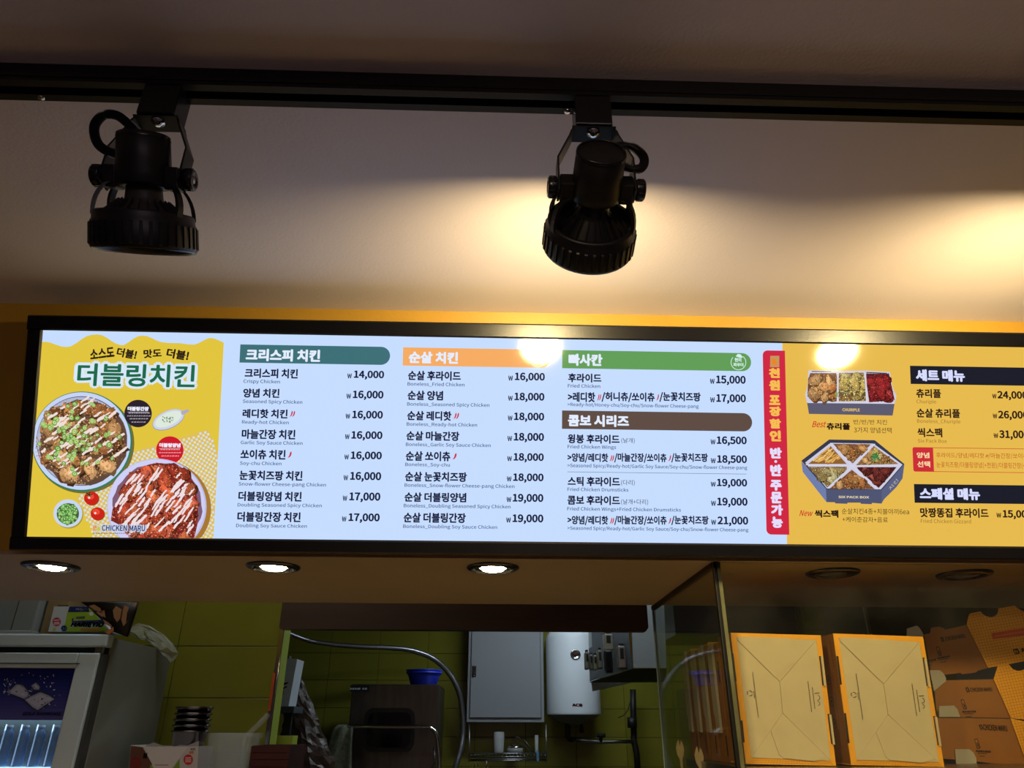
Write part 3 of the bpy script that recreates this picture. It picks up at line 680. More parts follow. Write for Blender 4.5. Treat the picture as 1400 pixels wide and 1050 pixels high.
i.lift(); i.text('양념', cR2, 175, 305, 138, 196, (250, 222, 170), 0.02); i.text('선택', cR2, 181, 313, 228, 290, (250, 222, 170), 0.02)
RT = (190, 62, 30)
i.text('후라이드/양념/레디핫', cR2, 375, 866, 140, 198, RT, 0.0); pepper(i, cR2, 874, 906, 158, 192, 2); i.text('/마늘간장/쏘이츄', cR2, 908, 1312, 144, 204, RT, 0.0)
i.text('눈꽃치즈팡/더블링양념(+천원)/더블링간장(+천원)', cR2, 378, 1392, 234, 300, RT, 0.0); i.build('lettering', p4)
yline(cR2, '맛짱똥집 후라이드', (210, 912), (705, 804), 'Fried Chicken Gizzard', (215, 730, 861), '15,000', (990, 1042), (1056, 1360), (730, 806), 38)

# ------------------------------------------------------------------ lighting track and its spot heads
YT = 0.717
trk = empty('lighting_track', (0, YT, ZC), 'black lighting track running across the white ceiling', 'lighting track')
mb = MB(); hw = 0.0175
prof = [(-hw, ZC), (-hw, ZC-.031), (-.0065, ZC-.031), (-.0065, ZC-.010), (.0065, ZC-.010), (.0065, ZC-.031), (hw, ZC-.031), (hw, ZC)]
mb.prism([(-2.6, YT+y, z) for y, z in prof], (5.2, 0, 0)); mb.build('rail', M_TRK, trk)
for s in (-1, 1): MB().box(-2.6, 2.6, YT+s*hw-.0012, YT+s*hw+.0012, ZC-.024, ZC-.018).build('edge_bead', M_BLKG, trk)
MB().box(-2.6, 2.6, YT-.006, YT+.006, ZC-.0125, ZC-.0101).build('conductor', mat('copper', (150, 90, 50), .4, 1.0), trk)
for xx in (atZ(776, 149, ZC-.031).x, -0.62, 1.1):
    mb = MB(); mb.M = Matrix.Translation((xx, YT+.012, ZC-.031)); mb.lathe([(0, -.002), (.004, -.0016), (.0045, 0)], 12); mb.build('screw', M_CHROME, trk)

def spot(xt, P, theta, yaw, lab, lit, cable):
    root = empty('track_spotlight', (xt, YT, ZC-.031), lab, 'spotlight', 'spotlights on the ceiling track')
    # adapter block clipped in the track
    zt = ZC-.012; zb = ZC-.083
    MB().box(xt-.0245, xt+.0245, YT-.0172, YT+.0172, zb, ZC-.0312, .002).build('adapter', M_BLKG, root)
    zp = P.z; R = .057
    # yoke: plate and two bent arms
    yk = MB(); yk.box(xt-.029, xt+.029, YT-.014, YT+.014, zb-.0022, zb-.0002)
    for s in (-1, 1):
        pts = [(xt+s*.027, zb-.001), (xt+s*.031, zb-.006), (xt+s*.0335, zb-.014), (xt+s*.050, zb-.052), (xt+s*.050, zp-.012), (xt+s*.0475, zp-.012), (xt+s*.0475, zb-.0525), (xt+s*.0312, zb-.015), (xt+s*.027, zb-.004)]
        yk.prism([(x, YT-.012, z) for x, z in pts], (0, .024, 0))
    yk.build('yoke', M_BLK, root)
    mb = MB(); mb.M = Matrix.Translation((xt, YT-.004, zb-.002)); mb.lathe([(0, -.006), (.004, -.006), (.005, -.003), (.0085, -.002), (.0085, 0)], 18); mb.build('screw', M_CHROME, root)
    a = Vector((math.sin(yaw)*math.sin(theta), math.cos(yaw)*math.sin(theta), -math.cos(theta)))
    X = Vector((math.cos(yaw), -math.sin(yaw), 0)); Z = -a; Y = Z.cross(X)
    M = Matrix(((X.x, Y.x, Z.x, P.x), (X.y, Y.y, Z.y, P.y), (X.z, Y.z, Z.z, P.z), (0, 0, 0, 1)))
    def L(): m = MB(); m.M = M; return m
    M2 = M @ Matrix.Translation((0, 0, .006)) @ Matrix.Diagonal((.88, .88, 1, 1))
    def L2(): m = MB(); m.M = M2; return m
    L().lathe([(0, .051), (.027, .051), (.031, .048), (.0318, .020), (.0325, .003), (.033, -.009), (.031, -.012), (.0, -.012)], 40).build('lamp_socket', M_BLK, root)
    L().lathe([(.0285, .0515), (.029, .053), (.031, .0515), (.0315, .047)], 40).build('socket_rim', M_BLKG, root)
    for s in (-1, 1):
        m = L(); m.box(min(s*.029, s*.047), max(s*.029, s*.047), -.013, .013, -.015, .013, .002); m.build('bracket_ear', M_BLK, root)
        m = MB(); m.M = M @ Matrix.Rotation(math.pi/2*s, 4, 'Y')
        pr = []; seg = 28; m.lathe([(0, .0505), (.0125, .0505), (.0135, .052), (.0135, .061), (.012, .0625), (.0085, .0625), (.0075, .0605), (0, .0605)], seg)
        for k in range(14):
            q = 2*math.pi*k/14; m.tube([(.0133*math.cos(q), .0133*math.sin(q), .0525), (.0133*math.cos(q), .0133*math.sin(q), .0608)], .0011, 5)
        kb = m.build('tilt_knob', M_BLKG, root)
        m = MB(); m.M = M @ Matrix.Rotation(math.pi/2*s, 4, 'Y'); m.lathe([(0, .0622), (.005, .0618), (.005, .0604)], 14); m.build('screw', M_STEEL, kb)
    # four curved cage ribs from the ears to the bezel
    for s in (-1, 1):
        for off in (-.017, .017):
            pts = []
            for k in range(9):
                t = k/8; r = .034+(.0575-.034)*math.sin(t*math.pi/2); z = -.008-.042*(1-math.cos(t*math.pi/2))
                y = off*(.55+.9*t); x = math.sqrt(max(r*r-y*y, 1e-6)); pts.append((s*x, y, z))
            m = L(); n = len(pts); wdt = .0042
            vs = []; fs = []
            for (x, y, z) in pts:
                nr = Vector((x, y, 0)).normalized(); tg = Vector((-nr.y, nr.x, 0))
                for q, h in ((-1, -1), (1, -1), (1, 1), (-1, 1)): vs.append(Vector((x, y, z))+tg*wdt*q+nr*.0022*h)
            for i_ in range(n-1):
                for q in range(4): fs.append((i_*4+q, i_*4+(q+1) % 4, i_*4+4+(q+1) % 4, i_*4+4+q))
            fs += [(0, 1, 2, 3), ((n-1)*4+3, (n-1)*4+2, (n-1)*4+1, (n-1)*4)]
            m.add(vs, fs, False); m.build('cage_rib', M_BLK, root)
    # bezel: thick ring with raised vertical ribs
    bz = L2(); bz.lathe([(.060, -.052), (.0655, -.0515), (.0668, -.054), (.0672, -.062), (.0692, -.064), (.0700, -.094), (.0690, -.0965), (.0655, -.0965), (.063, -.090), (.060, -.070), (.060, -.052)], 72)
    bzl = bz.build('bezel', M_BLK, root)
    rb = L2()
    for k in range(36):
        q = 2*math.pi*k/36; c, s_ = math.cos(q), math.sin(q); w2 = .0022
        pts = []
        for r0, z in ((.0690, -.0655), (.0712, -.067), (.0718, -.0925), (.0698, -.094)):
            pts.append((r0, z))
        vs = []
        for e in (-1, 1):
            for r0, z in pts: vs.append((r0*c-e*w2*s_, r0*s_+e*w2*c, z))
        rb.add(vs, [(0, 1, 2, 3), (7, 6, 5, 4), (0, 4, 5, 1), (1, 5, 6, 2), (2, 6, 7, 3)], False)
    rb.build('bezel_ribs', M_BLK, bzl)
    L2().lathe([(.0655, -.0965), (.0675, -.0985), (.0692, -.0965)], 64).build('bezel_lip', M_BLKG, bzl)
    # reflector bulb
    bl = L2(); bl.lathe([(.0, -.016), (.024, -.0165), (.0245, -.026), (.0255, -.033), (.031, -.040), (.050, -.056), (.058, -.066), (.0585, -.084)], 48)
    body = bl.build('reflector_bulb', M_BLKG if lit else mat('bulb_grey_body', (58, 54, 50), 0.5), root)
    fn = L2()
    for k in range(24):
        q = 2*math.pi*k/24; c, s_ = math.cos(q), math.sin(q)
        fn.add([((r0+d)*c, (r0+d)*s_, z) for r0, z, d in ((.031, -.038, 0), (.050, -.055, 0), (.057, -.065, 0), (.059, -.062, .001), (.052, -.049, .001), (.033, -.034, .001))], [(0, 1, 2, 3, 4, 5)], False)
    fn.build('cooling_fins', mat('fin_grey', (46, 44, 42), 0.45), body)
    fc = L2(); fc.lathe([(0, -.091), (.030, -.090), (.050, -.087), (.0583, -.082)], 40, smooth=True); fc.build('bulb_face', M_BULB if lit else M_BULBOFF, body)
    if cable:
        path = smoothpath(cable, 10); cb = MB(); cb.tube(path, .0042, 10); c0 = cb.build('cable_sleeve', M_BLK, root)
        rg = MB(); Ls = [Vector(p) for p in path]
        acc = 0; last = Ls[0]
        for i_ in range(1, len(Ls)):
            seg = (Ls[i_]-Ls[i_-1]).length; nst = max(1, int(seg/.0028)); t = (Ls[i_]-Ls[i_-1]).normalized(); n1 = t.orthogonal().normalized(); n2 = t.cross(n1)
            for k in range(nst):
                p = Ls[i_-1].lerp(Ls[i_], k/nst); vs = []
                for q in range(10):
                    an = 2*math.pi*q/10; dd = n1*math.cos(an)+n2*math.sin(an); vs += [p+dd*.0040-t*.0004, p+dd*.0062, p+dd*.0040+t*.0004]
                fs = []
                for q in range(10):
                    q2 = (q+1) % 10; fs += [(q*3, q2*3, q2*3+1, q*3+1), (q*3+1, q2*3+1, q2*3+2, q*3+2)]
                rg.add(vs, fs, False)
        rg.build('coil_rings', M_STEEL if False else mat('coil_dark', (84, 84, 90), 0.3, 0.7), c0)
    return root
PLf = atY(197, 243, YT); PMd = atY(815, 258, YT)
PLf.x = PLf.x; XL, XM = PLf.x, PMd.x
cabL = [atY(*q, YT-.010) for q in ((196, 200), (187, 182), (176, 170), (160, 158), (143, 157), (131, 168), (129, 182), (135, 198), (150, 208), (168, 212))]
cabM = [atY(*q, YT-.010) for q in ((812, 205), (832, 204), (846, 200), (862, 200), (876, 209), (881, 220), (876, 230), (862, 231), (848, 226), (836, 222))]
spot(XL, PLf, math.radians(31), math.radians(-2), 'black track spotlight hanging unlit on the left, cable looping to its left', False, cabL)
spot(XM, PMd, math.radians(71), math.radians(-1), 'black lit track spotlight turned towards the menu board, seen from behind', True, cabM)
XR = XM+0.818
dR = Vector((XR-XM, 0, 0))
spot(XR, PMd+dR, math.radians(70), math.radians(-1), 'black lit track spotlight beyond the right edge of the picture', True, [p+dR for p in cabM])

# ------------------------------------------------------------------ downlights under the box
def downlight(p, lit, lab):
    root = empty('downlight', p, lab, 'downlight', 'downlights under the menu board')
    m = MB(); m.M = Matrix.Translation(p)
    m.lathe([(.0575, 0), (.0575, -.002), (.055, -.0045), (.046, -.0075), (.043, -.0065), (.040, 0.0)], 48); m.build('trim_ring', mat('dark_chrome', (96, 96, 104), 0.22, 0.9), root)
    m = MB(); m.M = Matrix.Translation(p); m.lathe([(.0, -.0005), (.0405, -.0005)], 40); m.build('reflector', mat('reflector_gold', (150, 124, 84), 0.3, 0.8), root)
    m = MB(); m.M = Matrix.Translation(p+Vector((0, .004, 0))); m.lathe([(.0, -.0082), (.016, -.0078), (.0235, -.0058), (.026, -.0025), (.026, -.0006)], 32)
    m.build('bulb', M_DOWN if lit else M_BULBOFF, root)
    m = MB(); m.M = Matrix.Translation(p); m.lathe([(.030, -.0006), (.031, -.0036), (.033, -.0036), (.034, -.0006)], 40); m.build('inner_ring', M_CHROME, root)
for (px_, py_, lit, lab) in ((70, 773.5, True, 'lit chrome downlight nearest the fridge, under the left end of the board'), (374, 774, True, 'lit chrome downlight, the middle one of the three lit under the board'), (674, 775.5, True, 'lit chrome downlight under the board, nearest the glass screen'),
                         (1138, 782.5, False, 'unlit downlight behind the glass, the one nearer the pane corner'), (1318, 784.5, False, 'unlit downlight behind the glass, farther from the pane corner')):
    p = atZ(px_, py_, ZS); downlight(Vector((p.x, p.y, ZS)), lit, lab)

# ------------------------------------------------------------------ glass screen round the display counter
def glass_mat():
    m = bpy.data.materials.new('screen_glass'); m.use_nodes = True; nt = m.node_tree; nt.nodes.clear()
    out = nt.nodes.new('ShaderNodeOutputMaterial'); mx = nt.nodes.new('ShaderNodeMixShader'); tr = nt.nodes.new('ShaderNodeBsdfTransparent'); gl = nt.nodes.new('ShaderNodeBsdfGlossy'); fr = nt.nodes.new('ShaderNodeFresnel')
    tr.inputs[0].default_value = (0.93, 0.955, 0.93, 1); gl.inputs['Roughness'].default_value = 0.03; ge = nt.nodes.new('ShaderNodeNewGeometry'); io = nt.nodes.new('ShaderNodeMath'); io.operation = 'MULTIPLY_ADD'; io.inputs[1].default_value = -0.8333; io.inputs[2].default_value = 1.5
    nt.links.new(ge.outputs['Backfacing'], io.inputs[0]); nt.links.new(io.outputs[0], fr.inputs['IOR'])
    nt.links.new(fr.outputs[0], mx.inputs[0]); nt.links.new(tr.outputs[0], mx.inputs[1]); nt.links.new(gl.outputs[0], mx.inputs[2])
    df = nt.nodes.new('ShaderNodeBsdfDiffuse'); df.inputs[0].default_value = (0.5, 0.47, 0.4, 1)
    mx2 = nt.nodes.new('ShaderNodeMixShader'); tc = nt.nodes.new('ShaderNodeTexCoord'); n = nt.nodes.new('ShaderNodeTexNoise'); n.inputs['Scale'].default_value = 5; n.inputs['Detail'].default_value = 9
    rp = nt.nodes.new('ShaderNodeValToRGB'); rp.color_ramp.elements[0].position = 0.4; rp.color_ramp.elements[0].color = (0.003, 0.003, 0.003, 1); rp.color_ramp.elements[1].position = 0.75; rp.color_ramp.elements[1].color = (0.022, 0.022, 0.022, 1)
    nt.links.new(tc.outputs['Object'], n.inputs['Vector']); nt.links.new(n.outputs['Fac'], rp.inputs['Fac']); nt.links.new(rp.outputs['Color'], mx2.inputs[0])
    nt.links.new(mx.outputs[0], mx2.inputs[1]); nt.links.new(df.outputs[0], mx2.inputs[2]); nt.links.new(mx2.outputs[0], out.inputs[0]); return m
M_SCREEN = glass_mat()
gs = empty('glass_screen', (0.46, 1.5, 1.10), 'clear glass screen with an upright edge, around the stacked takeout boxes', 'glass screen')
GX = atY(976, 772, 1.5).x; YG = 1.5; YG2 = atZ(889, 829, ZS).y
MB().box(GX+.013, 1.9, YG, YG+.008, 1.10, ZS-.001).build('front_pane', M_SCREEN, gs)
MB().box(GX, GX+.006, YG+.010, YG2, 1.10, ZS-.001).build('side_pane', M_SCREEN, gs)
MB().box(GX-.002, GX+.0045, YG-.003, YG+.0095, 1.10, ZS-.001, .001).build('pane_edge', mat('dark_edge', (26, 26, 24), .2), gs)
MB().box(GX+.0050, GX+.0128, YG-.003, YG+.0085, 1.10, ZS-.001, .001).build('pane_edge', M_GEDGE, gs)  # olive strip: gold highlight of the glass edge put into its colour
MB().box(GX-.003, GX+.009, YG+.010, YG2, ZS-.010, ZS-.0002).build('seal_strip', mat('seal', (64, 48, 30), .6), gs)
MB().box(GX-.001, GX+.007, YG2, YG2+.003, 1.10, ZS-.001).build('pane_edge', mat('thin_edge', (150, 170, 176), .1), gs)
# counter that carries it
ct = empty('counter', (0, 1.75, 0), 'service counter below the opening, carrying the glass screen', 'counter')
MB().box(-3.1, 3.1, 1.42, 2.05, 1.06, 1.10).build('worktop', mat('pale_worktop', (196, 180, 156), .4, var=.05), ct); MB().box(-3.1, 3.1, 1.47, 2.02, 0, 1.06).build('front_panel', M_YEL, ct)
zsh = atY(1025, 1047, 1.63).z-.001
sh = empty('display_shelf', (1.1, 1.8, 1.10), 'raised shelf behind the glass under the takeout boxes', 'shelf')
MB().box(.50, 1.88, 1.56, 2.02, zsh-.016, zsh).build('shelf_board', M_STEEL, sh)
for x in (.53, 1.85):
    for y in (1.60, 2.0): MB().box(x-.01, x+.01, y-.01, y+.01, 1.10, zsh-.016).build('leg', M_STEEL, sh)

# ------------------------------------------------------------------ takeout boxes standing on edge
def plane_at(Y): return Plane((0, Y, 1.6), (1, 0, 0), (0, 0, 1), (0, -1, 0))
def slab(poly, Y, t, name, m, par, col=None):
    mb = MB(); mb.cur = col; mb.prism([atY(*q, Y) for q in poly], (0, t, 0)); return mb.build(name, m, par)
def shrink(P, k):
    cx = sum(p[0] for p in P)/len(P); cy = sum(p[1] for p in P)/len(P); out = []
    for x, y in P:
        d = math.hypot(x-cx, y-cy) or 1; out.append((x-(x-cx)/d*k, y-(y-cy)/d*k))
    return out
def lerp(a, b, t): return (a[0]+(b[0]-a[0])*t, a[1]+(b[1]-a[1])*t)
def front_box(O, I, c1_, c2_, lab, slots, Y=1.63, depth=.10):
    p = atY(*lerp(O[2], O[3], .5), Y); root = empty('takeout_box', (p.x, Y+.05, zsh), lab, 'takeout box', 'folded takeout boxes standing behind the glass')
    for k in range(4):
        k2 = (k+1) % 4; slab([O[k], O[k2], I[k2], I[k]], Y, .0018, 'rim_flap', M_YCARD, root)
    slab(shrink(O, .8), Y+.0022, .0014, 'inner_liner', M_KRAFT, root)
    # recessed base panels meeting along the folds
    for poly, dy in (([I[0], I[1], c1_], -.0012), ([I[0], c1_, c2_, I[3]], -.0004), ([I[1], I[2], c2_, c1_], -.0008), ([I[3], c2_, I[2]], -.0016)):
        slab(shrink(poly, .35), Y+dy, .0012, 'base_flap', M_KRAFT, root)
    # overlapping ends of the top and bottom flaps
    a, b = lerp(I[3], I[2], .36), lerp(I[3], I[2], .80); q = lerp(I[3], c2_, .62)
    slab([q, (a[0]-1, a[1]-6), (a[0]+5, a[1]-1), (b[0], b[1]+1.5), (lerp(c2_, I[2], .93)), lerp(c2_, I[2], .1)], Y-.0030, .0010, 'base_flap', M_KRAFT, root)
    a = lerp(I[0], I[1], .70); q = lerp(I[1], c1_, .42)
    slab([(I[0][0]+2, I[0][1]+4), (I[0][0]+6, I[0][1]-1), (a[0]-3, a[1]-1), (a[0], a[1]+3), (a[0]+5, a[1]+30), lerp(I[0], c1_, .9)], Y-.0026, .0010, 'base_flap', M_KRAFT, root)
    # folded side walls
    A = [atY(*q, Y) for q in O]
    zt, zb = A[0].z, A[3].z
    w_ = MB()
    for k in (0, 1, 2, 3):
        k2 = (k+1) % 4; w_.prism([A[k], A[k2], A[k2]+Vector((0, .0015, 0)), A[k]+Vector((0, .0015, 0))], (0, 0, 0.0)) if False else None
    for (P0, P1, side) in ((A[0], A[3], 1), (A[1], A[2], -1)):
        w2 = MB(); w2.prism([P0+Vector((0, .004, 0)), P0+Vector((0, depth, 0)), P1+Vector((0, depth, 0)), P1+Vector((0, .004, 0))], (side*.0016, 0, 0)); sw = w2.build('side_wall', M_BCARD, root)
        if side == 1:
            # printed marks on the side seen from the glass
            i = Ink(Plane(P0, (0, 1, 0), P1-P0, (-1, 0, 0)), None, 0.0004); D = (52, 30, 14); h = (P1-P0).length
            for (yy, z0_, z1_) in ((.030, .30, .42), (.030, .46, .60), (.030, .64, .76), (.018, .05, .26)):
                n = 6; zz = h*z0_
                while zz < h*z1_:
                    l_ = rng.uniform(.002, .005); i.puv([(yy, zz), (yy+.0022, zz), (yy+.0022, zz+l_), (yy, zz+l_)], D); zz += l_+.0012
            for zz in (.36, .53, .70):
                for k in range(14):
                    an = 2*math.pi*k/14; c, s_ = math.cos(an), math.sin(an); c2q, s2q = math.cos(an+.45), math.sin(an+.45)
                    i.puv([(.052+.010*c, h*zz+.008*s_), (.052+.012*c, h*zz+.0098*s_), (.052+.012*c2q, h*zz+.0098*s2q), (.052+.010*c2q, h*zz+.008*s2q)], D)
                i.puv([(.048, h*zz-.003), (.055, h*zz-.004), (.056, h*zz+.004), (.050, h*zz+.002)], D)
            i.build('side_print', sw, M_PRINT)
    for (P0, P1, d) in ((A[0], A[1], -1), (A[3], A[2], 1)):
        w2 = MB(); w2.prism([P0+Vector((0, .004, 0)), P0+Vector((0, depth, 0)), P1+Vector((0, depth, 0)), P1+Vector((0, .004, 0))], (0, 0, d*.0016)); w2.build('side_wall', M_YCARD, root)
    for (x, y0, x1, y1, tab) in slots:
        slab([(x-1.6, y0), (x+1.2, y0), (x1+1.2, y1), (x1-1.6, y1)], Y-.0006, .0004, 'slot', M_DARK, root)
        if tab: slab([(x+1.0, y0+1), (x+3.6, y0+1), (x1+3.8, y1+1), (x1+1.2, y1+1)], Y-.004, .004, 'lock_tab', M_KRAFT, root)
    # print on the flaps
    pl = plane_at(Y-.0005); i = Ink(pl, None, 0.0012); D = (72, 54, 30)
    ex = ((I[1][0]-I[0][0])/110.0, (I[1][1]-I[0][1])/110.0); ey = ((I[3][0]-I[0][0])/166.0, (I[3][1]-I[0][1])/166.0)
    tf = lambda x, y: (I[0][0]+ex[0]*x+ey[0]*y, I[0][1]+ex[1]*x+ey[1]*y)
    for (x, y0, y1) in ((16, 48, 110), (90.5, 58, 100), (95.5, 66, 96)):
        y = y0
        while y < y1:
            l_ = rng.uniform(1, 3); i.poly(tf, [(x, y), (x+1.0, y), (x+1.0, y+l_), (x, y+l_)], D); y += l_+.7
    for k in range(3):
        an = k*2.09+.4; i.ring(tf, 9, 77, 3.0, 4.0, D, 5, an, an+1.5)
    for y in range(74, 83, 2): i.poly(tf, [(14.2, y), (15.2, y), (15.2, y+1.3), (14.2, y+1.3)], D)
    i.ring(tf, 101, 80, 3.2, 4.0, D, 8, -1.2, 1.7); i.ring(tf, 101, 88, 2.4, 3.1, D, 8, -1.6, 1.6); i.poly(tf, [(98, 74), (105, 73), (105, 74), (98, 75)], D)
    i.build('flap_print', root, M_PRINT)
    # faint ruled grid on the lower rim
    i = Ink(plane_at(Y), None, 0.0003)
    for k in range(1, 30):
        t = k/30; a, b = lerp(O[3], O[2], t), lerp(I[3], I[2], t); i.poly(px, [a, (a[0]+.35, a[1]), (b[0]+.35, b[1]), b], (176, 112, 34))
    for k in range(1, 3):
        t = k/3; a, b = lerp(O[3], I[3], t), lerp(O[2], I[2], t); i.poly(px, [a, b, (b[0], b[1]+.35), (a[0], a[1]+.35)], (176, 112, 34))
    i.build('rim_print', root, M_PRINT)
    return root
front_box([(999, 865), (1122, 868.5), (1143, 1047), (1020, 1044.5)], [(1006.5, 871), (1116, 874.5), (1136, 1040), (1027, 1036)], (1066, 932), (1070, 975),
          'upright takeout box with beige folded base, right beside the glass edge', ((1001.5, 893, 1006, 931, False), (1014, 985, 1017, 1015, False), (1121.5, 897, 1126, 937, True), (1133, 976, 1138, 1017, True)))
front_box([(1139, 866), (1262, 870.5), (1291, 1048), (1164, 1046)], [(1146.5, 872), (1257, 877.5), (1284, 1042), (1171, 1039)], (1208, 935), (1214, 977),
          'upright takeout box with beige folded base, nearer the open printed boxes', ((1145, 897, 1150, 936, False), (1155.5, 975, 1160.5, 1016, False), (1263, 899, 1268.5, 938, True), (1277.5, 979, 1283.5, 1019, True)))
# boxes standing behind the first one, seen through the side pane
names = ['second', 'third', 'fourth', 'rearmost']
for k in range(4):
    y0 = 1.737+.082*k; x0 = .528; x1 = .745; z0 = zsh; z1 = 1.782+.004*(k % 2)
    root = empty('takeout_box', (.64, y0+.04, z0), '%s box from the front in the upright row seen through the side glass' % names[k], 'takeout box', 'folded takeout boxes standing behind the glass')
    MB().box(x0+.002, x1, y0, y0+.002, z0+.001, z1).build('base_flap', M_YCARD, root)
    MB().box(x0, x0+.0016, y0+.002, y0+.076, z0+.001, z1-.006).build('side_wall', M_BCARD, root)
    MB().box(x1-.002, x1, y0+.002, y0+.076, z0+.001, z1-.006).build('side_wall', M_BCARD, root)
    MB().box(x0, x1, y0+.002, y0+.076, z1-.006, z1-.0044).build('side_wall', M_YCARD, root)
    mb = MB(); mb.prism([(x0-.0015, y0+.030, z1-.004), (x0-.0015, y0+.066, z1-.016), (x0-.0015, y0+.066, z0+.10), (x0-.0015, y0+.058, z0+.092), (x0-.0015, y0+.058, z0+.062), (x0-.0015, y0+.030, z0+.060)], (-.006, 0, 0)); mb.build('side_flap', M_GCARD, root)
    MB().box(x0-.0014, x0-.0002, y0+.012, y0+.016, z0+.015, z0+.055).build('slot', M_DARK, root); MB().box(x0-.0014, x0-.0002, y0+.012, y0+.016, z1-.09, z1-.045).build('slot', M_DARK, root)
# small wooden forks leaning by the side pane
for k, (fx, fy_) in enumerate(((930, 1022), (956, 1032))):
    p = atX(fx, fy_, GX+.03); q = .0; r_ = empty('wooden_fork', (p.x, p.y, zsh-.016), ('pale wooden fork tip behind the side glass, the farther one', 'pale wooden fork tip behind the side glass, nearer the upright edge')[k], 'fork')
    r_.location.z = 1.10; r_['_o'] = (p.x, p.y, 1.10)
    top = p.z+.018; mb = MB(); pts = [(-.003, 1.10), (.003, 1.10), (.003, top-.045), (.009, top-.034), (.011, top-.018), (.006, top-.004), (.003, top), (.0005, top-.014), (-.0005, top-.014), (-.003, top-.002), (-.007, top-.008), (-.010, top-.022), (-.007, top-.036), (-.003, top-.045)]
    mb.prism([(p.x-x, p.y, z) for x, z in pts], (0, .0025, 0)); mb.build('fork_body', mat('pale_wood', (226, 196, 150), .6, var=.08), r_)

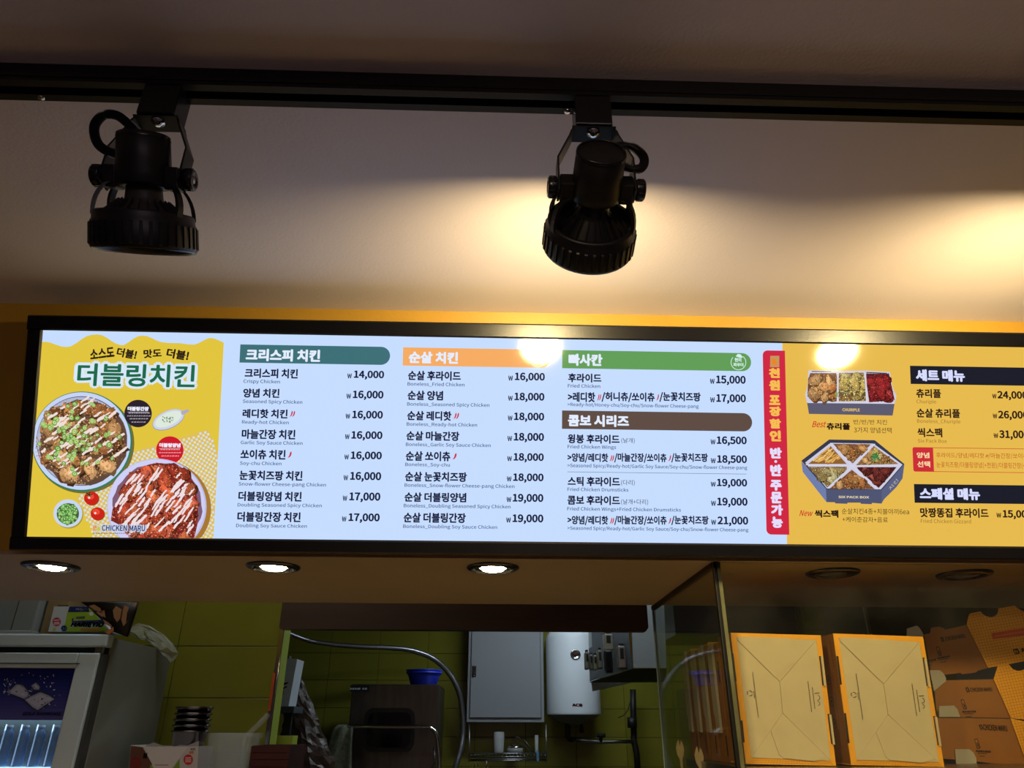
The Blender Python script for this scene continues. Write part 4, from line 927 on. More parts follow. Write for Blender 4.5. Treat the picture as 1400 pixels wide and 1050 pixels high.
# ------------------------------------------------------------------ open printed boxes at the right
k3, k4 = crop(1240, 820, 8.75), crop(1240, 920, 8.075)
def open_box(lab, brown, lid, Y, flaps, f, logo, bar_=None, lidlogo=None):
    P = [f(*q) for q in brown]; p = atY(*P[0], Y)
    root = empty('open_takeout_box', (1.2, Y+.06, zsh), lab, 'takeout box', 'open printed takeout boxes')
    slab(P, Y, .0018, 'side_panel', M_BCARD, root)
    # box body behind the printed side
    T, Rr = [atY(*P[j], Y) for j in (0, 1)], None
    zlo = min(atY(*q, Y).z for q in P)
    mb = MB(); a, b = T; mb.prism([a+Vector((0, .002, 0)), b+Vector((0, .002, 0)), b+Vector((0, .12, -.004)), a+Vector((0, .12, -.004))], (0, 0, -.0016)); mb.build('top_panel', M_BCARD, root)
    for fl, m, yo in flaps: slab([f(*q) for q in fl], Y+yo, .0016, 'tuck_flap', m, root)
    i = Ink(plane_at(Y), None, 0.0005); D = (34, 20, 12)
    (x0, y0, x1, y1, rot) = logo
    i.text('CHICKEN MARU', f, x0+62, x1, y0, y1, D, 0.03, rot=rot)
    cx, cy = x0+25, (y0+y1)/2-math.tan(-rot)*(-(x1-x0)/2)*-1*0
    cy = (y0+y1)/2+math.tan(rot)*(x1-x0)/2
    i.poly(f, [(cx-26, cy-24), (cx+8, cy-30), (cx+30, cy+22), (cx-2, cy+32)], D); i.lift(); i.poly(f, [(cx-8, cy-16), (cx-3, cy-17), (cx+12, cy+18), (cx+7, cy+20)], (172, 108, 42)); i.lift(-.00006)
    mx_, my_ = x0-10, y1+150
    for dx in ((0,) if bar_ is None else (0, -170)):
        X0, Y0 = mx_+dx, my_+ (0 if dx == 0 else 40)
        i.poly(f, [(X0-40, Y0-60), (X0-5, Y0-66), (X0+30, Y0+30), (X0+26, Y0+44), (X0-4, Y0+46), (X0-12, Y0+36)], D) ; i.lift(); i.poly(f, [(X0-32, Y0-52), (X0-8, Y0-56), (X0+20, Y0+30), (X0-2, Y0+36)], (160, 98, 38)); i.lift(); i.poly(f, [(X0-14, Y0-20), (X0-4, Y0-22), (X0+16, Y0+24), (X0, Y0+26)], D)
        x = X0-20
        for row, (l_, hh) in enumerate(((150, 22), (110, 9), (100, 9))):
            x = X0-20+row*20; yy = Y0+62+row*30
            while x < X0-20+l_:
                d = rng.uniform(8, 22); s_ = -math.tan(rot)*(x-X0); i.poly(f, [(x, yy+s_), (x+d, yy+s_-d*math.tan(rot)), (x+d, yy+hh+s_-d*math.tan(rot)), (x, yy+hh+s_)], D); x += d+4
        i.lift(-.00012)
    i.build('side_print', root, M_PRINT)
    L_ = [f(*q) for q in lid]; ld = slab(L_, Y-.006, .0018, 'lid', M_YCARD, root)
    # ruled grid printed on the lid
    i = Ink(plane_at(Y-.006), None, 0.0004); G = (166, 100, 28); ins = inpoly(L_)
    cx, cy = L_[0]; ux, uy = math.cos(-.17), math.sin(-.17); vx, vy = math.cos(1.28), math.sin(1.28)
    for (ax_, ay_, bx_, by_) in ((ux, uy, vx, vy), (vx, vy, ux, uy)):
        for k in range(-60, 80):
            ox, oy = cx+bx_*k*4.0, cy+by_*k*4.0; run = None
            for t in range(-150, 170):
                x, y = ox+ax_*t*1.5, oy+ay_*t*1.5; on = ins(x, y) and x < 1440 and y < 1075
                if on and run is None: run = (x, y)
                if not on and run is not None:
                    i.poly(px, [run, (x-ax_*1.5, y-ay_*1.5), (x-ax_*1.5+bx_*.42, y-ay_*1.5+by_*.42), (run[0]+bx_*.42, run[1]+by_*.42)], G); run = None
    i.lift()
    if bar_:
        i.poly(f, bar_, (204, 74, 34)); i.lift()
        x = bar_[0][0]+40
        while x < bar_[1][0]-30:
            d = rng.uniform(12, 26); y = bar_[0][1]+48-(x-bar_[0][0])*.165; i.poly(f, [(x, y-12), (x+d, y-12-d*.165), (x+d, y+8-d*.165), (x, y+8)], (222, 112, 44)); x += d+5
    if lidlogo:
        x0, y0, x1, y1 = lidlogo; i.poly(f, [(x0, y0+14), (x0+60, y0), (x0+90, y0+62), (x0+28, y0+74)], D); i.text('치킨마루', f, x0+100, x1, y0-22, y0+38, D, 0.05, rot=.15)
        i.lift(); i.poly(f, [(x0+18, y0+22), (x0+28, y0+20), (x0+42, y0+56), (x0+32, y0+60)], (228, 160, 42)); i.poly(f, [(x0+42, y0+28), (x0+52, y0+26), (x0+64, y0+50), (x0+54, y0+54)], (228, 160, 42))
    i.build('lid_print', ld, M_PRINT)
    return root
open_box('open takeout box on top of its stack, notched yellow lid at the right', [(205, 415), (720, 298), (978, 812), (842, 850), (832, 868), (660, 892), (642, 876), (300, 915)],
         [(718, 296), (735, 215), (750, 172), (765, 160), (880, 140), (912, 175), (950, 198), (1000, 208), (1045, 200), (1080, 176), (1095, 145), (1098, 105), (1285, 72), (1330, 105), (1400, 142), (1560, 120), (1760, 60), (1960, 640), (1500, 716), (1220, 768), (975, 814)], 1.80,
         [([(0, 345), (120, 308), (150, 335), (185, 390), (200, 440), (0, 440)], M_GCARD, -.004), ([(280, 400), (290, 335), (380, 320), (452, 345), (440, 400)], M_BCARD, .06)], k3, (395, 424, 706, 474, .16),
         [(1010, 400), (1620, 300), (1645, 400), (1030, 470)], (1262, 580, 1640, 650))
open_box('open takeout box, the middle one of the printed stack', [(300, 84), (962, 70), (1152, 498), (330, 484)],
         [(960, 70), (985, -10), (1005, -76), (1122, -98), (1165, -45), (1215, -22), (1270, -26), (1310, -50), (1390, -80), (1560, -110), (1860, 500), (1860, 640), (1500, 640), (1420, 560), (1340, 520), (1152, 500)], 1.785,
         [([(250, -30), (360, -30), (400, 0), (430, 50), (430, 95), (300, 200)], M_GCARD, -.004)], k4, (640, 160, 945, 206, .02), None, None)
open_box('open takeout box, lowest visible of the printed stack', [(330, 492), (1142, 508), (1320, 985), (1320, 1005), (960, 1000), (770, 978), (330, 940)],
         [(1145, 502), (1420, 560), (1900, 640), (1900, 1012), (1400, 1012), (1292, 905)], 1.77,
         [([(356, 366), (520, 360), (556, 400), (588, 486), (356, 486)], M_GCARD, -.004), ([(530, 842), (690, 842), (735, 880), (765, 940), (770, 1000), (545, 1008)], M_GCARD, -.004)], k4, (790, 572, 1112, 640, -.05), None, None)

# ------------------------------------------------------------------ kitchen light and added fill panels
def tube_light(x, y, z, L_, m, lab, along='x'):
    root = empty('ceiling_light', (x, y, z), lab, 'ceiling light')
    hx, hy = (L_/2, .09) if along == 'x' else (.09, L_/2)
    MB().box(x-hx, x+hx, y-hy, y+hy, z-.03, z-.0005, .004).build('fixture_body', M_WHITE, root)
    MB().box(x-hx+.02, x+hx-.02, y-hy+.02, y+hy-.02, z-.036, z-.0302).build('diffuser', m, root)
tube_light(0.55, 4.15, 2.70, 1.0, M_TUBE, 'cool white ceiling light in the kitchen')
tube_light(-0.95, 2.235, 2.70, .9, mat('cool_fill_fridge', (240, 248, 255), 0.4, emit=(0.80, 0.92, 1.0), es=8.5), 'added cool fill panel above the fridge')  # added fill: brightens the fridge front and the tiled wall
tube_light(0.45, 3.20, 2.70, 1.0, mat('cool_fill_hood', (240, 248, 255), 0.4, emit=(0.80, 0.92, 1.0), es=11.0), 'added cool fill panel just behind the brown header')  # added fill: lights hood, holders and machine from the front
tube_light(0.5, -1.6, ZC, 1.2, M_ROOMFILL, 'added fill panel over the customer side')  # added fill: lifts the ambient light on the ceiling

# ------------------------------------------------------------------ showcase fridge at the left
FX = -1.191; FY = 2.40; FB = 2.90
zt = atY(149, 867, FY).z; xl = FX-.62
fr = empty('showcase_fridge', (FX-.31, FY+.25, 0), 'white glass-door showcase fridge with a blue ice cube panel', 'fridge')
z_h = atY(60, 884, FY).z; z_d = atY(60, 892.5, FY).z
MB().box(xl, FX-.0, FY+.045, FB, 0.0, zt-.008).build('side_body', M_FRSIDE, fr)
MB().box(xl, FX-.002, FY, FY+.0445, z_h, zt, .005).build('header', M_FRIDGE, fr)
MB().box(xl+.002, FX-.010, FY+.020, FY+.0448, z_d, z_h).build('hinge_gap', M_DARK, fr)
MB().box(FX-.035, FX-.012, FY+.006, FY+.04, z_d+.001, z_h-.001).build('hinge', M_STEEL, fr)
dl, dr = xl+.002, FX-.014; gr = atY(103, 914, FY).x; gz = atY(60, 913.5, FY).z
dd = MB()
dd.box(gr, dr, FY-.004, FY+.040, 0.12, z_d, .004); dd.build('door_frame', M_FRIDGE, fr)
MB().box(dl, gr, FY-.004, FY+.040, gz, z_d, .003).build('door_frame', M_FRIDGE, fr)
MB().box(dl, dl+.045, FY-.004, FY+.040, .12, gz, .003).build('door_frame', M_FRIDGE, fr)
MB().box(dl, gr+.012, FY-.0055, FY-.0035, gz+.012, gz+.0145).build('door_groove', M_DARK, fr)
MB().box(dr-.001, dr+.010, FY+.006, FY+.044, .12, z_d-.002).build('door_gasket', mat('gasket', (66, 68, 68), .6), fr)
# graphic panel
gb = atY(60, 984.5, FY).z
i = Ink(plane_at(FY+.004), None, 0.0)
n = 14
for k in range(n):
    a, b = gz+(gb-gz)*k/n, gz+(gb-gz)*(k+1)/n; t = k/(n-1); c = (14+68*t, 26+52*t, 108+36*t)
    i.mb.cur = c; i.mb.add([(dl+.045, FY+.004, a), (gr, FY+.004, a), (gr, FY+.004, b), (dl+.045, FY+.004, b)], [(0, 1, 2, 3)], False)
gp = i.mb.build('graphic_panel', mat('showcase_print', (128, 128, 128), .25, attr='base', emit=(0.0, 0.0, 0.0)), fr)
MB().box(dl+.045, gr, FY+.0045, FY+.007, gb, gz).build('panel_backing', M_DARK, fr)
i = Ink(plane_at(FY+.004), None, 0.0006); ca_, cb_ = crop(0, 820, 7), crop(0, 920, 5.833); r5 = random.Random(3)
cube = [((60, 890), (150, 800), (215, 800), (280, 870), (300, 920), (240, 960), (120, 915)), ((225, 955), (290, 915), (390, 870), (480, 910), (535, 950), (440, 1020), (360, 1070), (300, 1035)), ((290, 820), (345, 780), (395, 830), (385, 870), (320, 870))]
for P in cube: i.poly(ca_, P, (38, 44, 70)); i.lift(); i.poly(ca_, shrink(list(P), 14), (150, 156, 186)); i.lift(); i.poly(ca_, shrink(list(P), 34), (176, 178, 204)); i.lift()
for k in range(120):
    a = r5.choice(((120, 800, 50, 30), (270, 880, 45, 35), (330, 760, 90, 50), (500, 850, 40, 45), (430, 970, 90, 40), (80, 880, 30, 20)))
    x, y = r5.gauss(a[0], a[2]), r5.gauss(a[1], a[3])
    if y < 690: continue
    i.ell(ca_, x, y, r5.uniform(3, 14), r5.uniform(2, 7), r5.choice([(24, 34, 60), (150, 160, 196), (70, 84, 128), (200, 206, 224)]), r5.uniform(0, 3), 7, .3, r5); i.lift(2e-6)
i.text('GOLD SHOWCASE', cb_, 180, 485, 312, 338, (30, 28, 52), 0.03, mode='cap', shear=.2)
i.build('panel_print', gp, M_PRINT)
# lit inside: led strip, added glow strips, glowing shelf, bottles
MB().box(dl+.045, gr+.02, FY+.0452, FY+.30, 1.0, gb-.001).build('liner', mat('liner', (90, 104, 128), .4), fr)
ML = MB(); ML.box(gr-.002, gr+.004, FY+.012, FY+.020, 1.0, gb-.004); 
zb_ = atY(60, 1049, FY+.02).z
MB().box(dl+.05, gr-.01, FY+.012, FY+.042, gb+.003, gb+.010).build('glow_strip', M_FGLOW, fr)
MB().box(dl+.045, gr, FY+.008, FY+.044, zb_-.012, zb_).build('shelf', M_FGLOW, fr)  # shelf itself made to glow, for the lit strip under the bottles
for k in range(7): MB().box(gr-.0455-k*.047-.0015, gr-.0455-k*.047+.0015, FY+.0435, FY+.0449, zb_+.002, gb-.012).build('glow_strip', M_FGLOW, fr)  # glowing strips added behind the bottles for their bright vertical streaks
for k in range(7):
    bx = gr-.022-k*.047; bz = zb_+.0005; h = (gb-.014)-bz
    o = empty('water_bottle', (bx, FY+.026, bz), 'clear bottle in the lit fridge, %s from the door frame' % ('first', 'second', 'third', 'fourth', 'fifth', 'sixth', 'seventh')[k], 'bottle', 'bottles inside the showcase fridge')
    m = MB(); pr = [(0, 0), (.017, 0), (.0185, .004)]
    for q in range(8): pr += [(.0185, .008+q*h*.085), (.0165, .011+q*h*.085)]
    pr += [(.0185, h*.72), (.012, h*.86), (.008, h*.90), (.008, h*.94)]
    m.lathe(pr, 18, (bx, FY+.026, bz)); m.build('bottle_body', M_BOTTLE, o)
    m = MB(); m.lathe([(0, h), (.0085, h), (.009, h*.94), (0, h*.94)], 14, (bx, FY+.026, bz)); m.build('cap', mat('cap_white', (210, 220, 235), .4), o)
MB().box(dl+.048, gr, FY-.001, FY+.001, 1.0, gb).build('door_glass', M_SCREEN, fr)

# things on top of the fridge
zf = zt-.008
def pbox(poly, Y, t, name, m, par=None, pl_=None): return slab(poly, Y, t, name, m, par)
o = empty('foam_carton', (-1.68, 2.66, zf), 'grey lidded foam carton on the fridge beside the brown carton', 'carton')
xa, xb = -1.85, atY(47, 850, 2.50).x
MB().box(xa, xb, 2.50, 2.80, zf+.0005, zf+.20, .004).build('carton_body', M_FOAM, o); MB().box(xa, xb+.004, 2.493, 2.80, zf+.001, zf+.028, .003).build('carton_lid', mat('foam_light', (150, 154, 152), .8), o)
MB().box(atY(21, 840, 2.5).x-.001, atY(21, 840, 2.5).x+.001, 2.4990, 2.5001, zf+.03, zf+.19).build('carton_seam', M_DARK, o)
o = empty('cardboard_carton', (-1.52, 2.68, zf), 'plain brown cardboard carton standing on the fridge', 'carton')
xa, xb = xb+.010, atY(84, 850, 2.52).x
MB().box(xa, xb, 2.53, 2.82, zf+.0005, zf+.22).build('carton_body', M_CARDB, o)
for k in range(7): MB().box(xa+.035+.0, xa+.070, 2.5285, 2.5302, zf+.035+k*.012, zf+.041+k*.012).build('printed_bar', mat('dark_print', (60, 46, 30), .8), o)
# printed glove box with green front
o = empty('glove_box', (-1.40, 2.50, zf), 'white and lime printed box lying on the fridge under the patterned pouch', 'box')
kg = crop(60, 825, 15.556); Yg_ = 2.47
g0 = pbox([kg(90, 600), kg(218, 62), kg(545, 62), kg(1000, 62), kg(1400, 560), kg(1400, 606)], Yg_, .10, 'box_body', mat('white_card', (188, 192, 196), .5), o)
i = Ink(plane_at(Yg_), None, .0005)
i.poly(kg, [(545, 66), (960, 66), (1330, 520), (1390, 598), (420, 598), (500, 190)], (146, 176, 34)); i.lift(); i.poly(kg, [(548, 66), (955, 66), (965, 185), (512, 188)], (18, 30, 96)); i.lift()
i.text('400', kg, 750, 925, 100, 172, (214, 220, 232), .03, shear=-.15, rot=math.pi); i.text('매', kg, 672, 740, 104, 144, (190, 200, 220), 0)
i.text('HARIEYIO', kg, 552, 1262, 352, 512, (200, 210, 236), .09, shear=.15); i.lift(); i.text('HARIEYIO', kg, 560, 1255, 400, 500, (20, 26, 76), .05, shear=.2)
i.poly(kg, [(600, 322), (640, 310), (626, 372), (1170, 352), (1240, 344), (1262, 366), (1240, 414), (1180, 416), (1160, 384), (596, 394)], (24, 32, 84)); i.poly(kg, [(690, 285), (880, 270), (870, 325), (680, 330)], (60, 84, 60))
i.ell(kg, 275, 390, 88, 92, (176, 44, 46)); i.ell(kg, 1010, 222, 48, 40, (206, 210, 212)); i.ell(kg, 432, 530, 66, 62, (20, 32, 84)); i.poly(kg, [(200, 525), (262, 515), (250, 580), (190, 588)], (176, 168, 40)); i.lift()
for y in (350, 400, 430): i.poly(kg, [(215, y), (335, y-8), (335, y+12), (215, y+20)], (226, 180, 180))
i.text('3.2', kg, 392, 474, 505, 556, (200, 206, 226), .02)
x = 780
while x < 1190: d = rng.uniform(16, 34); i.poly(kg, [(x, 540), (x+d, 538), (x+d, 580), (x, 582)], (190, 92, 36)); x += d+6
i.build('box_print', g0, M_PRINT)
# patterned pouch hanging over
kp = crop(0, 820, 7); o = empty('patterned_pouch', (-1.24, 2.44, zf), 'black pouch with tan ovals slumped over the fridge corner', 'pouch')
m = MB(); Yp = 2.425
outline = [(770, 20), (1330, 20), (1300, 130), (1262, 250), (1225, 358), (1170, 340), (1090, 310), (1075, 262), (1000, 215), (905, 130), (840, 70)]
n = len(outline); P0 = [atY(*kp(*q), Yp) for q in outline]; cxp = sum((p for p in P0), Vector())/n
vs = [cxp+Vector((0, -.028, 0))]
for s_ in (.35, .7, .92, 1.0):
    for p in P0: vs.append(cxp.lerp(p, s_)+Vector((0, -.028*(1-s_**3)+.004*math.sin(p.x*150), 0)))
for s_ in (.9, .4):
    for p in P0: vs.append(cxp.lerp(p, s_)+Vector((0, .03*(1-s_)+.012, 0)))
fs = [(0, 1+k, 1+(k+1) % n) for k in range(n)]
for r_ in range(5):
    for k in range(n): a, b = 1+r_*n+k, 1+r_*n+(k+1) % n; fs.append((a, a+n, b+n, b))
fs.append(tuple(1+5*n+k for k in range(n)))
m.add(vs, fs, True); pb = m.build('pouch_body', mat('pouch_black', (20, 17, 18), .45, bump=.3, bscale=60), o)
i = Ink(plane_at(Yp-.030), None, .0); TAN = (166, 122, 84)
for P in ([(850, 60), (905, 100), (980, 130), (960, 80), (900, 45)], [(920, 120), (1000, 100), (1010, 170), (975, 165)], [(1110, 60), (1165, 90), (1150, 180), (1120, 215), (1090, 170), (1080, 100)], [(1190, 50), (1235, 70), (1215, 130), (1205, 220), (1235, 190), (1180, 255), (1160, 190), (1175, 100)], [(985, 185), (1060, 235), (1075, 262), (1010, 235)], [(1250, 30), (1310, 30), (1290, 70)]):
    i.poly(kp, P, TAN)
i.build('oval_print', pb, M_PRINT)
m = MB(); m.prism([atY(*kp(*q), 2.385) for q in ((1000, 310), (1040, 290), (1080, 262), (1078, 300), (1045, 330))], (0, .006, 0)); m.build('tag', mat('orange_tag', (200, 120, 70), .6), o)
# crumpled clear bag behind
o = empty('plastic_bag', (-1.15, 2.80, zf), 'crumpled clear plastic bag hanging off the back of the fridge', 'bag')
m = MB(); r7 = random.Random(8); K = [(176, 862), (190, 853), (206, 855), (222, 866), (236, 880), (244, 893), (240, 903), (234, 905), (228, 893), (214, 882), (196, 874), (180, 872)]
rows = []
for s_ in range(7):
    t = s_/6; rows.append([atY(lerp(a, (208, 876), t)[0], lerp(a, (208, 876), t)[1], 2.78+.0*t)+Vector((0, -.03*math.sin(t*1.57)+r7.uniform(-.012, .012), r7.uniform(-.004, .004))) for a in K])
vs = [p for r_ in rows for p in r_]; n = len(K); fs = [(r_*n+k, r_*n+(k+1) % n, (r_+1)*n+(k+1) % n, (r_+1)*n+k) for r_ in range(6) for k in range(n)]
m.add(vs, fs, False); m.build('bag_film', M_BAG, o)

# ------------------------------------------------------------------ prep table in front of the left wall
zT = atY(200, 1085, 2.70).z
o = empty('prep_table', (-.9, 2.72, 0), 'steel prep table in front of the green tiled wall', 'table')
MB().box(-1.18, -.40, 2.50, 2.98, zT-.03, zT).build('table_top', M_STEEL, o)
for x in (-1.15, -.43):
    for y in (2.53, 2.95): MB().box(x-.018, x+.018, y-.018, y+.018, 0, zT-.03).build('leg', M_STEEL, o)
# printed carton
o = empty('printed_carton', (-1.0, 2.66, zT), 'white carton with red round mark under the stacked steel cups', 'carton')
kc = crop(160, 880, 5.833); Yc = 2.62
c0 = pbox([kc(110, 810), kc(215, 822), kc(650, 822), kc(628, 1185), kc(74, 1185)], Yc, .13, 'carton_body', mat('carton_white', (190, 182, 176), .6), o)
m = MB(); m.prism([atY(*kc(*q), Yc+.03) for q in ((215, 822), (290, 786), (360, 812), (430, 834), (500, 806), (560, 812), (652, 776), (650, 822))], (0, .002, 0)); m.build('top_flap', mat('carton_grey', (150, 142, 136), .7), o)
i = Ink(plane_at(Yc), None, .0005)
i.poly(kc, [(112, 814), (205, 826), (280, 960), (246, 1180), (78, 1180)], (96, 60, 44)); i.poly(kc, [(215, 824), (565, 824), (430, 1000), (300, 1000)], (206, 196, 190)); i.lift()
i.poly(kc, [(270, 960), (300, 1010), (290, 1060), (240, 1060)], (120, 150, 40)); i.poly(kc, [(500, 915), (500, 1060), (400, 1060)], (120, 150, 40)); i.lift()
i.ell(kc, 568, 925, 38, 42, (190, 40, 44)); i.ell(kc, 150, 950, 44, 50, (116, 30, 28)); i.lift()
for y in (908, 924, 938): i.poly(kc, [(545, y), (592, y-2), (592, y+6), (545, y+8)], (226, 180, 176))
x = 305
while x < 405: i.poly(kc, [(x, 963), (x+8, 963), (x+8, 972), (x, 972)], (150, 60, 56)); x += 12
i.text('400', kc, 583, 625, 832, 850, (60, 60, 70), .02); i.poly(kc, [(578, 858), (612, 856), (610, 876), (574, 878)], (196, 110, 60)); i.text('N', kc, 205, 235, 870, 920, (40, 34, 34), .05)
i.build('carton_print', c0, M_PRINT)
# stacked steel cups
ztop = atY(200, 1021, Yc).z
def cups():
    a = atY(236, 1010, 2.70); b = atY(284, 1010, 2.70); cx = (atY(237, 1000, 2.70).x+atY(281, 1000, 2.70).x)/2+.004; r1 = .060
    zr = atY(260, 966, 2.66).z; z0 = ztop+.001; H = zr-z0
    for k in range(5):
        rt = empty('steel_cup', (cx, 2.70, z0+k*.018), 'steel cup, %s of the nested stack on the printed carton' % ('outermost and lowest', 'second from the bottom', 'middle', 'second from the top', 'topmost')[k], 'cup', 'nested steel cups')
        hh = H-.018*4; m = MB(); zz = k*.018
        m.lathe([(0, .0), (r1*.80, 0), (r1*.84, .004), (r1*.93, hh-.008), (r1*1.0, hh-.006), (r1*1.03, hh-.002), (r1*1.0, hh), (r1*.90, hh-.002), (r1*.78, .006), (0, .006)] if k == 0 else [(r1*.78, .01), (r1*.93, hh-.008), (r1*1.0, hh-.006), (r1*1.03, hh-.002), (r1*1.0, hh), (r1*.90, hh-.002), (r1*.74, .012)], 40, (cx, 2.70, z0+zz)); m.build('cup_body', mat('cup_steel', (120, 112, 112), .18, 1.0), rt)
cups()
# clear container with ladle handle
o = empty('clear_container', (-.80, 2.80, zT), 'frosted clear container between the printed carton and the dark crate', 'container')
q0, q1 = atY(284, 1002, 2.74), atY(347, 1003, 2.74); cx = (q0.x+q1.x)/2; hw = (q1.x-q0.x)/2; hh = q0.z-zT
m = MB(); m.M = Matrix.Translation((cx, 2.79, zT)); s4 = [(hw*.82, 0), (hw*.98, hh-.016), (hw*1.06, hh-.014), (hw*1.06, hh), (hw*.95, hh), (hw*.80, .004)]
def rrect(w_, d_, r_, z):
    out = []
    for cx_, cy_, a0 in ((w_-r_, d_-r_, 0), (-w_+r_, d_-r_, 1), (-w_+r_, -d_+r_, 2), (w_-r_, -d_+r_, 3)):
        for k in range(5): a = math.pi/2*(a0+k/4); out.append((cx_+r_*math.cos(a), cy_+r_*math.sin(a), z))
    return out
vs = []; 
for w_, z in s4: vs += rrect(w_, w_*.75, .014, z)
n = 20; fs = [(r_*n+k, r_*n+(k+1) % n, (r_+1)*n+(k+1) % n, (r_+1)*n+k) for r_ in range(len(s4)-1) for k in range(n)]+[tuple(range(n))[::-1]]
m.add(vs, fs, False); m.build('container_wall', M_CLEAR, o)
o = empty('ladle', (cx+.03, 2.76, zT+.02), 'clear plastic ladle leaning in the frosted container', 'ladle')
m = MB(); hp = [atY(*q, 2.735) for q in ((336, 1006), (350, 994), (367, 977))]; m.tube(hp, [.0075, .009, .0095], 12); m.build('handle', M_CLEAR, o)
m = MB(); m.tube([hp[0], hp[0]+Vector((-.004, .008, -.03)), Vector((hp[0].x-.012, 2.77, zT+.03))], [.010, .006, .004], 10); m.lathe([(0, 0), (.018, .002), (.026, .012), (.028, .024)], 24, (hp[0].x-.02, 2.78, zT+.008)); m.build('bowl', M_CLEAR, o)
# dark crate
o = empty('dark_crate', (-.66, 2.83, zT), 'dark red wooden crate below the lime wall edge', 'crate')
ca1, ca2 = atY(344, 1019.5, 2.72), atY(397, 1019.5, 2.72); 
for k in range(4):
    za = ca1.z-.021*(k+1)+.001; MB().box(ca1.x, ca2.x, 2.72, 2.732, max(za, zT+.001), za+.0195).build('slat', M_RED, o)
    MB().box(ca1.x, ca2.x, 2.935, 2.947, max(za, zT+.001), za+.0195).build('slat', M_RED, o)
for x in (ca1.x+.001, ca2.x-.013): MB().box(x, x+.012, 2.7325, 2.9345, zT+.001, ca1.z).build('end_board', M_RED, o)
MB().box(ca1.x+.014, ca2.x-.014, 2.733, 2.934, zT+.001, ca1.z-.004).build('crate_filling', mat('dark_fill', (30, 14, 12), .8), o)

# ------------------------------------------------------------------ behind the wall end: low wall, shelf, towels, sack
zl = atY(385, 1006, 3.20).z
struct('wall_low', MB().box(-.90, atY(400, 1012, 3.2).x, 3.20, 3.28, 0, zl), M_TILE2)
Ys = 3.42
za = atY(390, 965.5, Ys).z; zb2 = atY(390, 975, Ys).z; xs0, xs1 = atY(366, 970, Ys).x, atY(402, 970, Ys).x
o = empty('wall_shelf', (xs0, Ys+.1, 0), 'small dark grey shelf stand carrying the white towel pack', 'shelf')
MB().box(xs0-.05, xs1, Ys, Ys+.17, zb2, za, .003).build('shelf_board', mat('shelf_grey', (70, 78, 84), .5), o)
MB().box(xs1-.045, xs1-.015, Ys+.03, Ys+.06, 0, zb2).build('leg', M_DARK, o); MB().box(xs0-.04, xs0-.01, Ys+.03, Ys+.06, 0, zb2).build('leg', M_DARK, o)
o = empty('towel_pack', (xs0+.06, Ys+.1, za), 'white paper towel pack with black branch print on the small shelf', 'towel pack')
kt = crop(360, 810, 4.373); P = [kt(85, 392), kt(203, 398), kt(152, 672), kt(40, 668)]
zz0 = za+.0005; A4 = [atY(*q, Ys+.02) for q in P]; A4[2].z = A4[3].z = zz0
m = MB(); m.prism(A4, (0, .13, 0)); tp = m.build('pack_body', mat('paper_white', (196, 206, 214), .6, var=.03), o)
m = MB(); m.prism([atY(*kt(*q), Ys+.05) for q in ((155, 395), (158, 380), (166, 381), (168, 396))], (0, .002, 0)); m.build('pack_tab', mat('paper_white'), o)
i = Ink(plane_at(Ys+.02), None, .0006); D = (22, 24, 26)
for s_ in (((72, 640), (105, 500), 14), ((80, 560), (150, 540), 5), ((84, 590), (140, 560), 6), ((90, 600), (120, 590), 8), ((95, 520), (108, 495), 18), ((76, 620), (96, 560), 12), ((100, 560), (148, 538), 4), ((92, 575), (118, 610), 5)):
    stroke(i, kt, *s_[0], *s_[1], s_[2]*1.6, D, rng, 3)
i.build('branch_print', tp, M_PRINT)
# crinkled black sack
Yk = 3.82; o = empty('wrapped_sack', (atY(420, 1000, Yk).x, Yk+.05, 0), 'tall crinkled dark film-wrapped sack between shelf stand and machine', 'sack')
def rowpt(y): return {915: (398, 404), 935: (390, 413), 960: (386, 421), 985: (384, 432), 1010: (380, 441), 1035: (374, 450), 1060: (370, 458), 1090: (366, 466)}[y]
r9 = random.Random(4); m = MB(); vs = []; seg = 26; ys = [915, 935, 960, 985, 1010, 1035, 1060, 1090]; rows = []
for y in ys:
    a, b = rowpt(y); p, q = atY(a, y, Yk), atY(b, y, Yk); rows.append(((p.x+q.x)/2, (q.x-p.x)/2, p.z))
rows.append((rows[-1][0], rows[-1][1]*1.05, 0.6)); rows.append((rows[-1][0], rows[-1][1]*1.0, 0.002))
fine = []
for a, b in zip(rows[:-1], rows[1:]):
    n_ = 3 if a[2] > 1.3 else 6
    for k in range(n_): t = k/n_; fine.append(tuple(a[j]*(1-t)+b[j]*t for j in range(3)))
fine.append(rows[-1])
for cx_, rr, z in fine:
    for k in range(seg):
        a = 2*math.pi*k/seg; r2 = rr*(1+r9.uniform(-.10, .10)); vs.append((cx_+r2*math.cos(a), Yk+.05+r2*.8*math.sin(a), z+r9.uniform(-.008, .008)*(z > .1)))
n = len(fine); fs = [(i_*seg+k, i_*seg+(k+1) % seg, (i_+1)*seg+(k+1) % seg, (i_+1)*seg+k) for i_ in range(n-1) for k in range(seg)]+[tuple(range(seg)), tuple((n-1)*seg+k for k in range(seg))[::-1]]
m.add(vs, fs, False); m.build('film', M_SACK, o)

